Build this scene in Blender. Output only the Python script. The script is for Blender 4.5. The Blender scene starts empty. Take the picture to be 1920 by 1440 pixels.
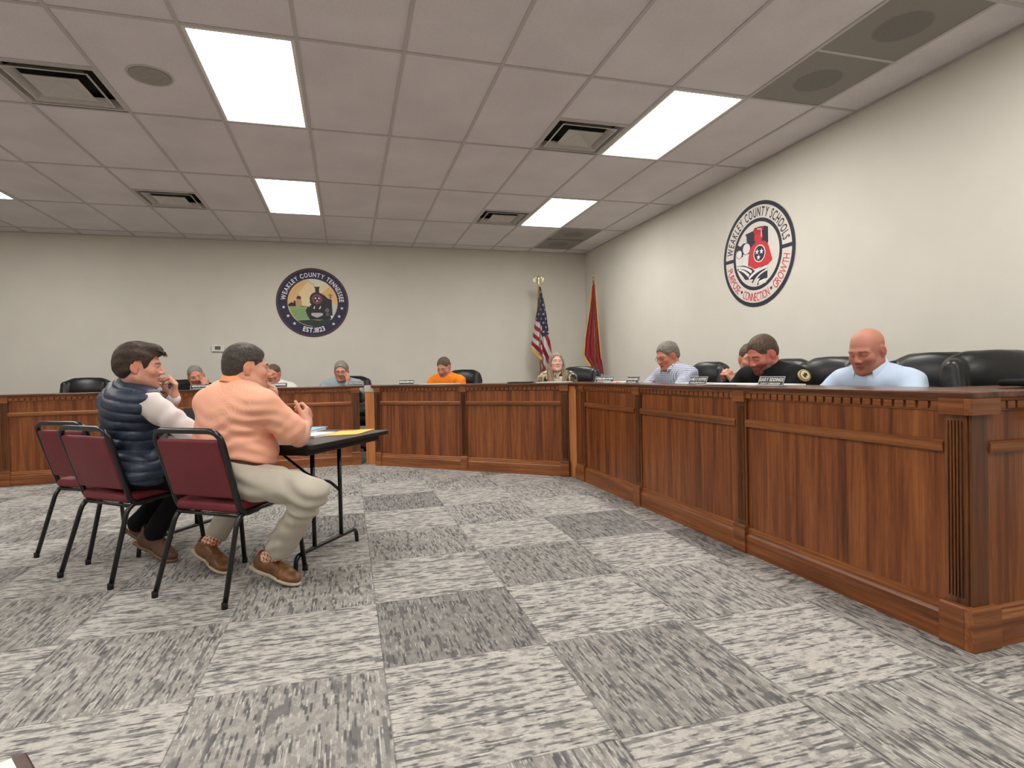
import bpy, math, random
import numpy as np
from mathutils import Vector, Matrix

random.seed(7)
C = bpy.context.scene.collection
scn = bpy.context.scene

# ------------------------------------------------------------------ camera
CAM_Z = 1.05
F_PX, YAW, PITCH, ROLL = 1079.0, 0.2782, -0.0178, -0.0222
def cam_axes():
    cy, sy = math.cos(YAW), math.sin(YAW); cp, sp = math.cos(PITCH), math.sin(PITCH)
    f = Vector((sy*cp, cy*cp, sp)); r = Vector((cy, -sy, 0)); u = r.cross(f)
    c, s = math.cos(ROLL), math.sin(ROLL)
    return c*r + s*u, -s*r + c*u, f
_r, _u, _f = cam_axes()
cam_data = bpy.data.cameras.new('camera'); cam = bpy.data.objects.new('camera', cam_data); C.objects.link(cam)
cam_data.sensor_width = 36.0; cam_data.lens = F_PX/1920*36.0; cam_data.clip_start = 0.05; cam_data.clip_end = 60
M = Matrix.Identity(4)
for i, ax in enumerate((_r, _u, -_f)):
    for j in range(3): M[j][i] = ax[j]
M.translation = Vector((0, 0, CAM_Z)); cam.matrix_world = M
scn.camera = cam
# ------------------------------------------------------------------ world, exposure
world = bpy.data.worlds.new('world'); scn.world = world; world.use_nodes = True
world.node_tree.nodes['Background'].inputs[0].default_value = (0.9, 0.95, 1, 1)
world.node_tree.nodes['Background'].inputs[1].default_value = 0.0
scn.view_settings.view_transform = 'Standard'; scn.view_settings.look = 'None'
scn.view_settings.gamma = 1.0; scn.view_settings.use_curve_mapping = False
scn.view_settings.exposure = 1.02
PANEL_STRENGTH = 9.0         # the ceiling light panels (diffusers) light the room

# ------------------------------------------------------------------ helpers: materials
def srgb(r, g, b):
    def f(c):
        c /= 255.0
        return c/12.92 if c <= 0.04045 else ((c+0.055)/1.055)**2.4
    return (f(r), f(g), f(b), 1.0)
class NT:
    def __init__(s, name):
        s.m = bpy.data.materials.new(name); s.m.use_nodes = True; s.t = s.m.node_tree
        s.b = s.t.nodes['Principled BSDF']
    def n(s, typ, **kw):
        nd = s.t.nodes.new(typ)
        for k, v in kw.items(): setattr(nd, k, v)
        return nd
    def l(s, a, b): s.t.links.new(a, b)
    def val(s, sock, v):
        if hasattr(v, 'is_output') or isinstance(v, bpy.types.NodeSocket): s.l(v, sock)
        else: sock.default_value = v
    def math(s, op, a, b=0.0, c=None):
        nd = s.n('ShaderNodeMath', operation=op); s.val(nd.inputs[0], a); s.val(nd.inputs[1], b)
        if c is not None: s.val(nd.inputs[2], c)
        return nd.outputs[0]
    def mix(s, fac, a, b, blend='MIX'):
        nd = s.n('ShaderNodeMix', data_type='RGBA', blend_type=blend)
        s.val(nd.inputs[0], fac); s.val(nd.inputs[6], a); s.val(nd.inputs[7], b)
        return nd.outputs[2]
    def mixf(s, fac, a, b):
        nd = s.n('ShaderNodeMix', data_type='FLOAT'); s.val(nd.inputs[0], fac); s.val(nd.inputs[2], a); s.val(nd.inputs[3], b)
        return nd.outputs[0]
    def coord(s, kind='Object', scale=(1, 1, 1), loc=(0, 0, 0), rot=(0, 0, 0)):
        tc = s.n('ShaderNodeTexCoord'); mp = s.n('ShaderNodeMapping')
        mp.inputs['Scale'].default_value = scale; mp.inputs['Location'].default_value = loc; mp.inputs['Rotation'].default_value = rot
        s.l(tc.outputs[kind], mp.inputs[0]); return mp.outputs[0]
    def noise(s, vec, scale=5, detail=3, rough=0.5, dist=0.0, out=0):
        nd = s.n('ShaderNodeTexNoise'); s.l(vec, nd.inputs['Vector'])
        nd.inputs['Scale'].default_value = scale; nd.inputs['Detail'].default_value = detail
        nd.inputs['Roughness'].default_value = rough; nd.inputs['Distortion'].default_value = dist
        return nd.outputs[out]
    def ramp(s, fac, stops, interp='LINEAR'):
        nd = s.n('ShaderNodeValToRGB'); cr = nd.color_ramp; cr.interpolation = interp
        while len(cr.elements) > 1: cr.elements.remove(cr.elements[-1])
        cr.elements[0].position = stops[0][0]; cr.elements[0].color = stops[0][1]
        for p, c in stops[1:]:
            e = cr.elements.new(p); e.color = c
        s.l(fac, nd.inputs[0]); return nd.outputs[0]
    def bump(s, h, strength=0.3, dist=0.01):
        nd = s.n('ShaderNodeBump'); nd.inputs['Strength'].default_value = strength; nd.inputs['Distance'].default_value = dist
        s.l(h, nd.inputs['Height']); s.l(nd.outputs[0], s.b.inputs['Normal'])
    def base(s, c, rough=0.5, metal=0.0, spec=0.5):
        s.val(s.b.inputs['Base Color'], c); s.val(s.b.inputs['Roughness'], rough)
        s.b.inputs['Metallic'].default_value = metal; s.b.inputs['Specular IOR Level'].default_value = spec
        return s.m
def plain(name, c, rough=0.5, metal=0.0, spec=0.5, var=0.08, nscale=30, bump=0.0, bscale=200):
    t = NT(name); v = t.coord()
    n = t.noise(v, nscale, 4)
    dark = tuple(x*(1-var*1.5) for x in c[:3])+(1,); lite = tuple(min(1, x*(1+var)) for x in c[:3])+(1,)
    t.base(t.ramp(n, [(0.3, dark), (0.7, lite)]), rough, metal, spec)
    if bump: t.bump(t.noise(v, bscale, 2), bump, 0.002)
    return t.m
def wood(name, d, m, l, axis='z', rough=0.38, scale=1.0):
    t = NT(name)
    sc = {'z': (26, 26, 1.1), 'x': (1.1, 26, 26), 'y': (26, 1.1, 26)}[axis]
    sc2 = {'z': (9, 9, 0.35), 'x': (0.35, 12, 12), 'y': (12, 0.35, 12)}[axis]
    a = t.noise(t.coord(scale=tuple(x*scale for x in sc)), 1.6, 6, 0.62, 0.5)
    b = t.noise(t.coord(scale=sc2, loc=(3, 1, 2)), 1.3, 2, 0.5)
    f = t.math('ADD', t.math('MULTIPLY', a, 0.62), t.math('MULTIPLY', b, 0.42))
    col = t.ramp(f, [(0.36, d), (0.5, m), (0.66, l)])
    fine = t.noise(t.coord(scale=tuple(x*5 for x in sc)), 2.0, 3, 0.6)
    col = t.mix(t.math('MULTIPLY', t.ramp(fine, [(0.5, (0, 0, 0, 1)), (0.72, (1, 1, 1, 1))]), 0.45), col, d)
    t.base(col, rough, 0, 0.5); t.bump(fine, 0.08, 0.001)
    return t.m

# ------------------------------------------------------------------ helpers: meshes
class MB:
    def __init__(s, mat=None): s.v = []; s.f = []; s.M = mat or Matrix.Identity(4); s.mi = []; s.cur = 0
    def add(s, vs, fs):
        o = len(s.v)
        for p in vs: s.v.append(tuple(s.M @ Vector(p)))
        for f in fs: s.f.append(tuple(i+o for i in f)); s.mi.append(s.cur)
    def box(s, x0, x1, y0, y1, z0, z1):
        s.add([(x0, y0, z0), (x1, y0, z0), (x1, y1, z0), (x0, y1, z0), (x0, y0, z1), (x1, y0, z1), (x1, y1, z1), (x0, y1, z1)],
              [(0, 3, 2, 1), (4, 5, 6, 7), (0, 1, 5, 4), (1, 2, 6, 5), (2, 3, 7, 6), (3, 0, 4, 7)])
        return s
    def prism(s, poly, z0, z1, axis='z'):
        n = len(poly)
        def P(a, b, c): return {'z': (a, b, c), 'y': (a, c, b), 'x': (c, a, b)}[axis]
        vs = [P(a, b, z0) for a, b in poly]+[P(a, b, z1) for a, b in poly]
        fs = [tuple(range(n))[::-1], tuple(range(n, 2*n))]+[(i, (i+1) % n, n+(i+1) % n, n+i) for i in range(n)]
        s.add(vs, fs); return s
    def profile(s, pts, x0, x1):       # (y,z) profile swept along x, closed
        n = len(pts)
        vs = [(x0, y, z) for y, z in pts]+[(x1, y, z) for y, z in pts]
        fs = [tuple(range(n)), tuple(range(n, 2*n))[::-1]]+[(i, n+i, n+(i+1) % n, (i+1) % n) for i in range(n)]
        s.add(vs, fs); return s
    def tube(s, path, r, n=12, cap=True, closed=False):
        P = [Vector(p) for p in path]; m = len(P); rs = r if hasattr(r, '__len__') else [r]*m
        T = []
        for i in range(m):
            a = P[(i-1) % m] if (i > 0 or closed) else P[i]; b = P[(i+1) % m] if (i < m-1 or closed) else P[i]
            T.append((b-a).normalized())
        up = Vector((0, 0, 1)) if abs(T[0].z) < 0.9 else Vector((1, 0, 0))
        nrm = (up - T[0]*up.dot(T[0])).normalized(); vs = []
        for i in range(m):
            nrm = (nrm - T[i]*nrm.dot(T[i])).normalized(); bn = T[i].cross(nrm)
            for k in range(n):
                a = 2*math.pi*k/n; vs.append(P[i]+(nrm*math.cos(a)+bn*math.sin(a))*rs[i])
        fs = []
        for i in range(m if closed else m-1):
            for k in range(n):
                a = i*n+k; b = i*n+(k+1) % n; j = ((i+1) % m)*n
                fs.append((a, b, j+(k+1) % n, j+k))
        if cap and not closed: fs += [tuple(range(n))[::-1], tuple(range((m-1)*n, m*n))]
        s.add([tuple(v) for v in vs], fs); return s
    def lathe(s, prof, n=24, c=(0, 0, 0)):
        vs = []; m = len(prof)
        for r, z in prof:
            for k in range(n):
                a = 2*math.pi*k/n; vs.append((c[0]+r*math.cos(a), c[1]+r*math.sin(a), c[2]+z))
        fs = [(i*n+k, i*n+(k+1) % n, (i+1)*n+(k+1) % n, (i+1)*n+k) for i in range(m-1) for k in range(n)]
        fs += [tuple(range(n))[::-1], tuple(range((m-1)*n, m*n))]
        s.add(vs, fs); return s
    def build(s, name, mat, parent=None, smooth=False, bevel=0, seg=2, loc=None, rz=None, mats=None):
        me = bpy.data.meshes.new(name); me.from_pydata(s.v, [], s.f); me.validate(); me.update()
        for mm in (mats or [mat]): me.materials.append(mm)
        if mats:
            for p, i in zip(me.polygons, s.mi): p.material_index = i
        return link(name, me, parent, smooth, bevel, seg, loc, rz)
def link(name, me, parent=None, smooth=False, bevel=0, seg=2, loc=None, rz=None):
    o = bpy.data.objects.new(name, me); C.objects.link(o)
    if parent is not None: o.parent = parent
    if loc: o.location = loc
    if rz is not None: o.rotation_euler = (0, 0, rz)
    if smooth:
        me.polygons.foreach_set('use_smooth', [True]*len(me.polygons))
    if bevel:
        b = o.modifiers.new('bevel', 'BEVEL'); b.width = bevel; b.segments = seg; b.limit_method = 'ANGLE'; b.angle_limit = math.radians(40)
        me.polygons.foreach_set('use_smooth', [True]*len(me.polygons))
        w = o.modifiers.new('normals', 'WEIGHTED_NORMAL'); w.keep_sharp = True
    return o
def tag(o, label=None, cat=None, group=None, kind=None):
    if label: o['label'] = label
    if cat: o['category'] = cat
    if group: o['group'] = group
    if kind: o['kind'] = kind
    return o
def empty(name, loc, rz=0.0, label=None, cat=None, group=None):
    o = bpy.data.objects.new(name, None); C.objects.link(o); o.location = loc; o.rotation_euler = (0, 0, rz)
    o.empty_display_size = 0.1
    return tag(o, label, cat, group)
def copy_tree(o, parent=None):
    c = o.copy(); C.objects.link(c); c.parent = parent
    for ch in [x for x in o.children]: copy_tree(ch, c)
    return c
def arc(cx, cy, r, a0, a1, n):
    return [(cx+r*math.cos(math.radians(a0+(a1-a0)*i/n)), cy+r*math.sin(math.radians(a0+(a1-a0)*i/n))) for i in range(n+1)]
def fillet(pts, r, n=6):               # round the inner corners of a 3D polyline
    P = [Vector(p) for p in pts]; out = [P[0]]
    for i in range(1, len(P)-1):
        a = (P[i-1]-P[i]); b = (P[i+1]-P[i]); rr = min(r, a.length*0.45, b.length*0.45)
        p0 = P[i]+a.normalized()*rr; p2 = P[i]+b.normalized()*rr
        for k in range(n+1):
            t = k/n; out.append(p0*(1-t)**2+P[i]*2*t*(1-t)+p2*t*t)
    out.append(P[-1]); return out
def facing(dx, dy): return math.atan2(-dx, dy)   # rotation that turns local +y to (dx,dy)
# ================================================================== soft shapes: signed distance fields turned into meshes
f32 = np.float32
def A3(*p): return np.array(p if len(p) == 3 else p[0], dtype=float)
def unit(v): v = np.asarray(v, float); return v/np.linalg.norm(v)
def frame(fwd, up=(0, 0, 1)):          # rows: right, forward, up
    f = unit(fwd); r = unit(np.cross(f, up)); u = np.cross(r, f); return np.array([r, f, u])
class Cap:                             # round cone
    def __init__(s, a, b, ra, rb=None):
        s.a = A3(a); s.b = A3(b); s.ra = ra; s.rb = ra if rb is None else rb
        s.c = (s.a+s.b)/2; s.R = np.linalg.norm(s.b-s.a)/2+max(s.ra, s.rb)
    def __call__(s, p):
        ab = (s.b-s.a); L2 = float(ab@ab)+1e-12
        q = p-s.a.astype(f32); h = np.clip((q@ab.astype(f32))/f32(L2), 0, 1)
        d = q-h[:, None]*ab.astype(f32)
        return np.sqrt((d*d).sum(1))-(f32(s.ra)+f32(s.rb-s.ra)*h)
class Ell:
    def __init__(s, c, r, rot=None):
        s.c = A3(c); s.r = A3(r).astype(f32); s.rot = None if rot is None else np.asarray(rot).astype(f32); s.R = float(max(r))
    def __call__(s, p):
        q = p-s.c.astype(f32)
        if s.rot is not None: q = q@s.rot.T
        k0 = np.sqrt(((q/s.r)**2).sum(1)); k1 = np.sqrt(((q/(s.r*s.r))**2).sum(1))+1e-9
        return k0*(k0-1)/k1
class Box:                             # rounded box
    def __init__(s, c, h, r=0.01, rot=None):
        s.c = A3(c); s.h = A3(h).astype(f32)-f32(r); s.r = f32(r); s.rot = None if rot is None else np.asarray(rot).astype(f32); s.R = float(np.linalg.norm(h))
    def __call__(s, p):
        q = p-s.c.astype(f32)
        if s.rot is not None: q = q@s.rot.T
        q = np.abs(q)-s.h
        return np.sqrt((np.maximum(q, 0)**2).sum(1))+np.minimum(q.max(1), 0)-s.r
class Half:                            # the side of a plane that n points to is outside
    def __init__(s, pnt, n): s.p = A3(pnt).astype(f32); s.n = unit(n).astype(f32); s.c = None; s.R = None
    def __call__(s, p): return (p-s.p)@s.n
class Sdf:
    """ops: ('u',prim,k) union, ('s',prim,k) cut away, ('i',prim,k) keep inside, ('d',function) displace"""
    def __init__(s): s.ops = []
    def u(s, pr, k=0.02): s.ops.append(('u', pr, k)); return s
    def s_(s, pr, k=0.01): s.ops.append(('s', pr, k)); return s
    def i(s, pr, k=0.004): s.ops.append(('i', pr, k)); return s
    def d(s, fn): s.ops.append(('d', fn, 0)); return s
    def ev(s, p, c=None, R=0.0):
        d = np.full(len(p), 0.5, f32)
        for op, pr, k in s.ops:
            if op == 'd': d = d+pr(p, d).astype(f32); continue
            if c is not None and pr.c is not None and np.linalg.norm(pr.c-c) > pr.R+R+0.06+k:
                if op in 'us': continue
            v = pr(p)
            if op == 'u': x, sg = v, 1
            elif op == 's': d = -d; x, sg = v, -1
            else: d = -d; x, sg = -v, -1
            if k > 0:
                h = np.maximum(k-np.abs(d-x), 0)/k; m = np.minimum(d, x)-h*h*k*0.25
            else: m = np.minimum(d, x)
            d = m*sg
        return d
    def bounds(s, pad=0.02):
        lo = np.full(3, 1e9); hi = -lo
        for op, pr, k in s.ops:
            if op != 'u': continue
            if isinstance(pr, Cap):
                lo = np.minimum(lo, np.minimum(pr.a-pr.ra, pr.b-pr.rb)); hi = np.maximum(hi, np.maximum(pr.a+pr.ra, pr.b+pr.rb))
            else:
                r = pr.r if isinstance(pr, Ell) and pr.rot is None else pr.R
                lo = np.minimum(lo, pr.c-r); hi = np.maximum(hi, pr.c+r)
        return lo-pad, hi+pad
def mesh_sdf(sdf, res=0.006, B=16):
    lo, hi = sdf.bounds(); nb = np.ceil((hi-lo)/(res*B)).astype(int); N = nb*B+1
    G = np.full(N, 0.5, f32)
    idx = np.stack(np.meshgrid(*[np.arange(n) for n in nb], indexing='ij'), -1).reshape(-1, 3)
    cen = (lo+(idx+0.5)*B*res); Rb = B*res*0.87
    dc = sdf.ev(cen.astype(f32)); 
    loc = np.stack(np.meshgrid(*[np.arange(B+1)]*3, indexing='ij'), -1).reshape(-1, 3)
    for ix, c, d0 in zip(idx, cen, dc):
        sl = tuple(slice(i*B, i*B+B+1) for i in ix)
        if abs(d0) > Rb*1.25+0.03:
            if d0 < 0: G[sl] = np.minimum(G[sl], -0.1) if False else -0.1
            continue
    for ix, c, d0 in zip(idx, cen, dc):
        if abs(d0) > Rb*1.25+0.03: continue
        sl = tuple(slice(i*B, i*B+B+1) for i in ix)
        p = (lo+(ix*B+loc)*res).astype(f32)
        G[sl] = sdf.ev(p, c, Rb).reshape(B+1, B+1, B+1)
    # surface nets
    S = G < 0
    cs = np.zeros(tuple(N-1), np.uint8)
    for a in (0, 1):
        for b in (0, 1):
            for c in (0, 1): cs += S[a:N[0]-1+a, b:N[1]-1+b, c:N[2]-1+c]
    act = (cs > 0) & (cs < 8); cells = np.argwhere(act)
    vid = np.full(act.shape, -1, np.int64); vid[act] = np.arange(len(cells))
    acc = np.zeros((len(cells), 3)); cnt = np.zeros(len(cells))
    cor = [(a, b, c) for a in (0, 1) for b in (0, 1) for c in (0, 1)]
    V = {k: G[cells[:, 0]+k[0], cells[:, 1]+k[1], cells[:, 2]+k[2]].astype(float) for k in cor}
    for k in cor:
        for ax in range(3):
            if k[ax] == 0:
                k2 = tuple(1 if i == ax else k[i] for i in range(3)); v1, v2 = V[k], V[k2]
                m = (v1 < 0) != (v2 < 0); t = np.zeros(len(cells)); t[m] = v1[m]/(v1[m]-v2[m])
                pos = np.tile(np.array(k, float), (len(cells), 1)); pos[:, ax] += t
                acc[m] += pos[m]; cnt[m] += 1
    verts = lo+(cells+acc/cnt[:, None])*res
    quads = []
    for ax in range(3):
        o1, o2 = (ax+1) % 3, (ax+2) % 3
        sA = [slice(None)]*3; sB = [slice(None)]*3; sA[ax] = slice(0, -1); sB[ax] = slice(1, None)
        e = S[tuple(sA)] != S[tuple(sB)]
        ed = np.argwhere(e); ok = (ed[:, o1] > 0) & (ed[:, o2] > 0) & (ed[:, o1] < N[o1]-1) & (ed[:, o2] < N[o2]-1); ed = ed[ok]
        ins = S[tuple(ed.T)]
        def vv(d1, d2):
            q = ed.copy(); q[:, o1] += d1; q[:, o2] += d2; return vid[tuple(q.T)]
        Q = np.stack([vv(-1, -1), vv(0, -1), vv(0, 0), vv(-1, 0)], 1)
        Q[~ins] = Q[~ins][:, ::-1]; quads.append(Q)
    Q = np.concatenate(quads); Q = Q[(Q >= 0).all(1)]
    return verts, Q
def sdf_obj(name, sdf, mat, parent=None, res=0.006, color=None, smooth_it=1):
    v, q = mesh_sdf(sdf, res)
    if smooth_it:                      # a light relax to hide the grid
        for _ in range(smooth_it):
            acc = np.zeros_like(v); cnt = np.zeros(len(v))
            for a, b in ((0, 1), (1, 2), (2, 3), (3, 0)):
                np.add.at(acc, q[:, a], v[q[:, b]]); np.add.at(cnt, q[:, a], 1)
                np.add.at(acc, q[:, b], v[q[:, a]]); np.add.at(cnt, q[:, b], 1)
            v = v*0.5+0.5*acc/np.maximum(cnt, 1)[:, None]
    me = bpy.data.meshes.new(name); me.vertices.add(len(v)); me.vertices.foreach_set('co', v.astype(f32).ravel())
    me.loops.add(len(q)*4); me.loops.foreach_set('vertex_index', q.ravel().astype(np.int32))
    me.polygons.add(len(q)); me.polygons.foreach_set('loop_start', np.arange(0, len(q)*4, 4, dtype=np.int32))
    me.update(calc_edges=True); me.validate()
    me.polygons.foreach_set('use_smooth', [True]*len(me.polygons))
    if color is not None:
        ca = me.color_attributes.new('col', 'FLOAT_COLOR', 'POINT'); cc = color(v)
        ca.data.foreach_set('color', np.concatenate([cc, np.ones((len(v), 1))], 1).astype(f32).ravel())
    me.materials.append(mat)
    return link(name, me, parent)
def vnoise(p, s, seed=0):              # cheap smooth pseudo-noise from warped sines, about -1..1
    q = p*s+seed*1.37
    x, y, z = q[:, 0], q[:, 1], q[:, 2]
    return (np.sin(x+1.7*np.sin(y*0.8+seed))+np.sin(y*1.1+1.3*np.sin(z*0.9+2*seed))+np.sin(z*1.2+1.5*np.sin(x*0.7+3*seed)))/3
# ================================================================== the room
ROOM_X0, ROOM_X1, ROOM_Y0, ROOM_Y1, CEIL = -6.2, 3.80, -4.2, 8.80, 2.993
m_wall = plain('wall_paint', srgb(218, 214, 203), 0.85, var=0.02, nscale=3, bump=0.12, bscale=160)
def carpet():
    t = NT('carpet_tiles'); T = 0.62
    tc = t.n('ShaderNodeTexCoord'); sep = t.n('ShaderNodeSeparateXYZ'); t.l(tc.outputs['Object'], sep.inputs[0])
    u = t.math('DIVIDE', t.math('SUBTRACT', sep.outputs[0], 0.10), T); v = t.math('DIVIDE', t.math('SUBTRACT', sep.outputs[1], 2.105), T)
    cu = t.math('FLOOR', u); cv = t.math('FLOOR', v); fu = t.math('FRACT', u); fv = t.math('FRACT', v)
    par = t.math('ABSOLUTE', t.math('MODULO', t.math('ADD', cu, cv), 2.0)); par = t.math('GREATER_THAN', par, 0.5)
    a = t.mixf(par, sep.outputs[0], sep.outputs[1])      # across the ribs / along the ribs
    b = t.mixf(par, sep.outputs[1], sep.outputs[0])
    wn = t.n('ShaderNodeTexWhiteNoise', noise_dimensions='2D'); cmb = t.n('ShaderNodeCombineXYZ'); t.l(cu, cmb.inputs[0]); t.l(cv, cmb.inputs[1]); t.l(cmb.outputs[0], wn.inputs['Vector'])
    off = t.math('MULTIPLY', wn.outputs[0], 37.0)
    def vec(sa, sb, o):
        c = t.n('ShaderNodeCombineXYZ'); t.l(t.math('MULTIPLY', a, sa), c.inputs[0]); t.l(t.math('MULTIPLY', b, sb), c.inputs[1])
        t.l(t.math('ADD', off, o), c.inputs[2]); return c.outputs[0]
    # par=0: ribs run along y (a=x across), par=1: ribs run along x
    def rows(width, along, o, sd=1.0):
        c = t.n('ShaderNodeCombineXYZ'); rr_ = t.math('FLOOR', t.math('MULTIPLY', a, 1/width))
        t.l(t.math('MULTIPLY', rr_, sd), c.inputs[0]); t.l(t.math('MULTIPLY', b, along), c.inputs[1]); t.l(t.math('ADD', off, o), c.inputs[2]); return c.outputs[0]
    def step(x, lo, hi):
        nd = t.n('ShaderNodeMapRange', interpolation_type='SMOOTHSTEP'); t.l(x, nd.inputs[0]); nd.inputs[1].default_value = lo; nd.inputs[2].default_value = hi; return nd.outputs[0]
    n1 = t.noise(rows(0.0075, 9.0, 0.0, 3.1), 1.0, 1, 0.4)       # short dark dashes, one rib wide
    n2 = t.noise(rows(0.0150, 6.0, 9.0, 2.3), 1.0, 1, 0.4)       # longer, wider dashes
    n5 = t.noise(rows(0.0050, 14.0, 5.0, 2.7), 1.0, 1, 0.4)      # pale dashes
    n3 = t.noise(vec(34, 22, 4.0), 1.0, 3, 0.65)                 # blotches
    n4 = t.noise(vec(200, 90, 2.0), 1.0, 2, 0.6)
    inv = t.math('SUBTRACT', 1.0, par)
    rnd_ = wn.outputs[0]
    pale, mid, dark = srgb(188, 184, 177), srgb(152, 148, 143), srgb(88, 87, 89)
    blo = t.math('ADD', step(n3, 0.44, 0.62), t.math('MULTIPLY', inv, t.math('ADD', 0.38, t.math('MULTIPLY', rnd_, 0.22))))
    col = t.mix(t.math('MINIMUM', blo, 1.0), pale, mid)
    msk = t.math('MULTIPLY', step(n1, 0.55, 0.62), t.math('ADD', 0.55, t.math('MULTIPLY', step(n3, 0.35, 0.6), 0.4)))
    col = t.mix(t.math('MINIMUM', msk, 0.9), col, dark)
    col = t.mix(t.math('MULTIPLY', step(n2, 0.60, 0.66), 0.75), col, srgb(104, 103, 104))
    col = t.mix(t.math('MULTIPLY', step(n5, 0.60, 0.68), 0.75), col, srgb(206, 202, 195))
    col = t.mix(t.math('MULTIPLY', t.math('SUBTRACT', 1.0, step(n4, 0.3, 0.55)), 0.22), col, srgb(110, 108, 106))
    rib = t.math('SINE', t.math('MULTIPLY', a, 2*math.pi/0.0050)); rib = t.math('MULTIPLY_ADD', rib, 0.5, 0.5)
    ribk = t.math('MULTIPLY', inv, t.math('ADD', 0.16, t.math('MULTIPLY', step(rnd_, 0.45, 0.75), 0.55)))
    col = t.mix(t.math('MULTIPLY', rib, t.math('ADD', ribk, 0.06)), col, srgb(62, 60, 64))
    edge = t.math('MINIMUM', t.math('MINIMUM', fu, t.math('SUBTRACT', 1.0, fu)), t.math('MINIMUM', fv, t.math('SUBTRACT', 1.0, fv)))
    col = t.mix(t.math('MULTIPLY', t.math('LESS_THAN', edge, 0.004), 0.35), col, srgb(70, 68, 68))
    t.base(col, 0.95, 0, 0.1); t.bump(t.math('ADD', rib, n1), 0.25, 0.003)
    return t.m
m_carpet = carpet()
m_trimwhite = plain('ceiling_grid', srgb(192, 186, 184), 0.6, var=0.02)
def tile_mat():
    t = NT('ceiling_tile'); v = t.coord()
    n = t.noise(v, 260, 2, 0.6); big = t.noise(v, 2, 2)
    col = t.ramp(t.math('ADD', t.math('MULTIPLY', n, 0.7), t.math('MULTIPLY', big, 0.3)), [(0.35, srgb(208, 202, 203)), (0.6, srgb(233, 227, 228))])
    t.base(col, 0.95, 0, 0.1); t.bump(n, 0.4, 0.002); return t.m
m_tile = tile_mat()
def slab(name, b, m, rest=None):
    o = MB().box(*b).build(name, m); o['kind'] = 'structure'
    return o
slab('floor', (ROOM_X0, ROOM_X1, ROOM_Y0, ROOM_Y1, -0.1, 0.0), m_carpet)
slab('wall_back', (ROOM_X0-0.1, ROOM_X1+0.1, ROOM_Y1, ROOM_Y1+0.12, -0.1, 3.25), m_wall)
slab('wall_right', (ROOM_X1, ROOM_X1+0.12, ROOM_Y0, ROOM_Y1, -0.1, 3.25), m_wall)
slab('wall_left', (ROOM_X0-0.12, ROOM_X0, ROOM_Y0, ROOM_Y1, -0.1, 3.25), m_wall)
slab('wall_front', (ROOM_X0-0.1, ROOM_X1+0.1, ROOM_Y0-0.12, ROOM_Y0, -0.1, 3.25), m_wall)
m_base = plain('baseboard_vinyl', srgb(70, 62, 58), 0.5)
tag(MB().box(ROOM_X0, ROOM_X1, ROOM_Y1-0.012, ROOM_Y1, 0, 0.1).build('baseboard_back', m_base), kind='structure')
tag(MB().box(ROOM_X1-0.012, ROOM_X1, ROOM_Y0, ROOM_Y1-0.012, 0, 0.1).build('baseboard_right', m_base), kind='structure')
# ceiling: tiles in a suspended grid
TW, TL, GX, GY = 0.6096, 1.2497, -0.840, 3.524
def gx(j): return GX+j*TW
def gy(i): return GY+i*TL
special = {}   # (column,row) -> what fills it
for j in (0, 5, -5):
    for i in (0, 2, -2, -4): special[(j, i)] = 'light'
diffusers = [(-2, 0.5), (-2, 2.5), (4, 0.5), (4, 2.5)]
grilles = [(6, -1.0), (6, -0.5), (6, 3.0), (6, 3.5)]
holes = [(gx(j), gx(j+1), gy(i), gy(i+1)) for (j, i) in special]+[(gx(j), gx(j+1), gy(r), gy(r)+TL/2) for j, r in diffusers+grilles]
tb = MB()
for j in range(-9, 8):
    for i in range(-7, 5):
        for half in (0, 1):
            x0, x1 = max(gx(j), ROOM_X0), min(gx(j+1), ROOM_X1)
            y0, y1 = gy(i)+half*TL/2, gy(i)+(half+1)*TL/2
            if i == 4 and half == 1: continue
            y0, y1 = max(y0, ROOM_Y0), min(y1, ROOM_Y1)
            if x1-x0 < 0.02 or y1-y0 < 0.02: continue
            cx, cy = (x0+x1)/2, (y0+y1)/2
            if any(h[0] < cx < h[1] and h[2] < cy < h[3] for h in holes): continue
            tb.add([(x0, y0, CEIL+0.004), (x1, y0, CEIL+0.004), (x1, y1, CEIL+0.004), (x0, y1, CEIL+0.004)], [(0, 3, 2, 1)])
tb.build('ceiling', m_tile)['kind'] = 'structure'
slab('ceiling_deck', (ROOM_X0-0.1, ROOM_X1+0.1, ROOM_Y0-0.1, ROOM_Y1+0.1, 3.25, 3.33), plain('deck', srgb(120, 118, 115), 0.9))
g = MB(); w = 0.012
for j in range(-8, 8):
    if ROOM_X0 < gx(j) < ROOM_X1: g.box(gx(j)-w, gx(j)+w, ROOM_Y0, ROOM_Y1, CEIL-0.002, CEIL+0.02)
for i in range(-6, 5):
    if ROOM_Y0 < gy(i) < ROOM_Y1: g.box(ROOM_X0, ROOM_X1, gy(i)-w, gy(i)+w, CEIL-0.0016, CEIL+0.02)
for j, y in sorted({(j, round(y, 4)) for j, r in diffusers+grilles for y in (gy(r), gy(r)+TL/2)}):
    g.box(gx(j), gx(j+1), y-w, y+w, CEIL-0.0018, CEIL+0.02)
g.build('trim_1', m_trimwhite)['kind'] = 'structure'
tag(MB().box(ROOM_X0, ROOM_X1, ROOM_Y1-0.022, ROOM_Y1, CEIL-0.004, CEIL+0.02).box(ROOM_X1-0.022, ROOM_X1, ROOM_Y0, ROOM_Y1-0.022, CEIL-0.004, CEIL+0.02).build('trim_2', m_trimwhite), kind='structure')

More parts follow.
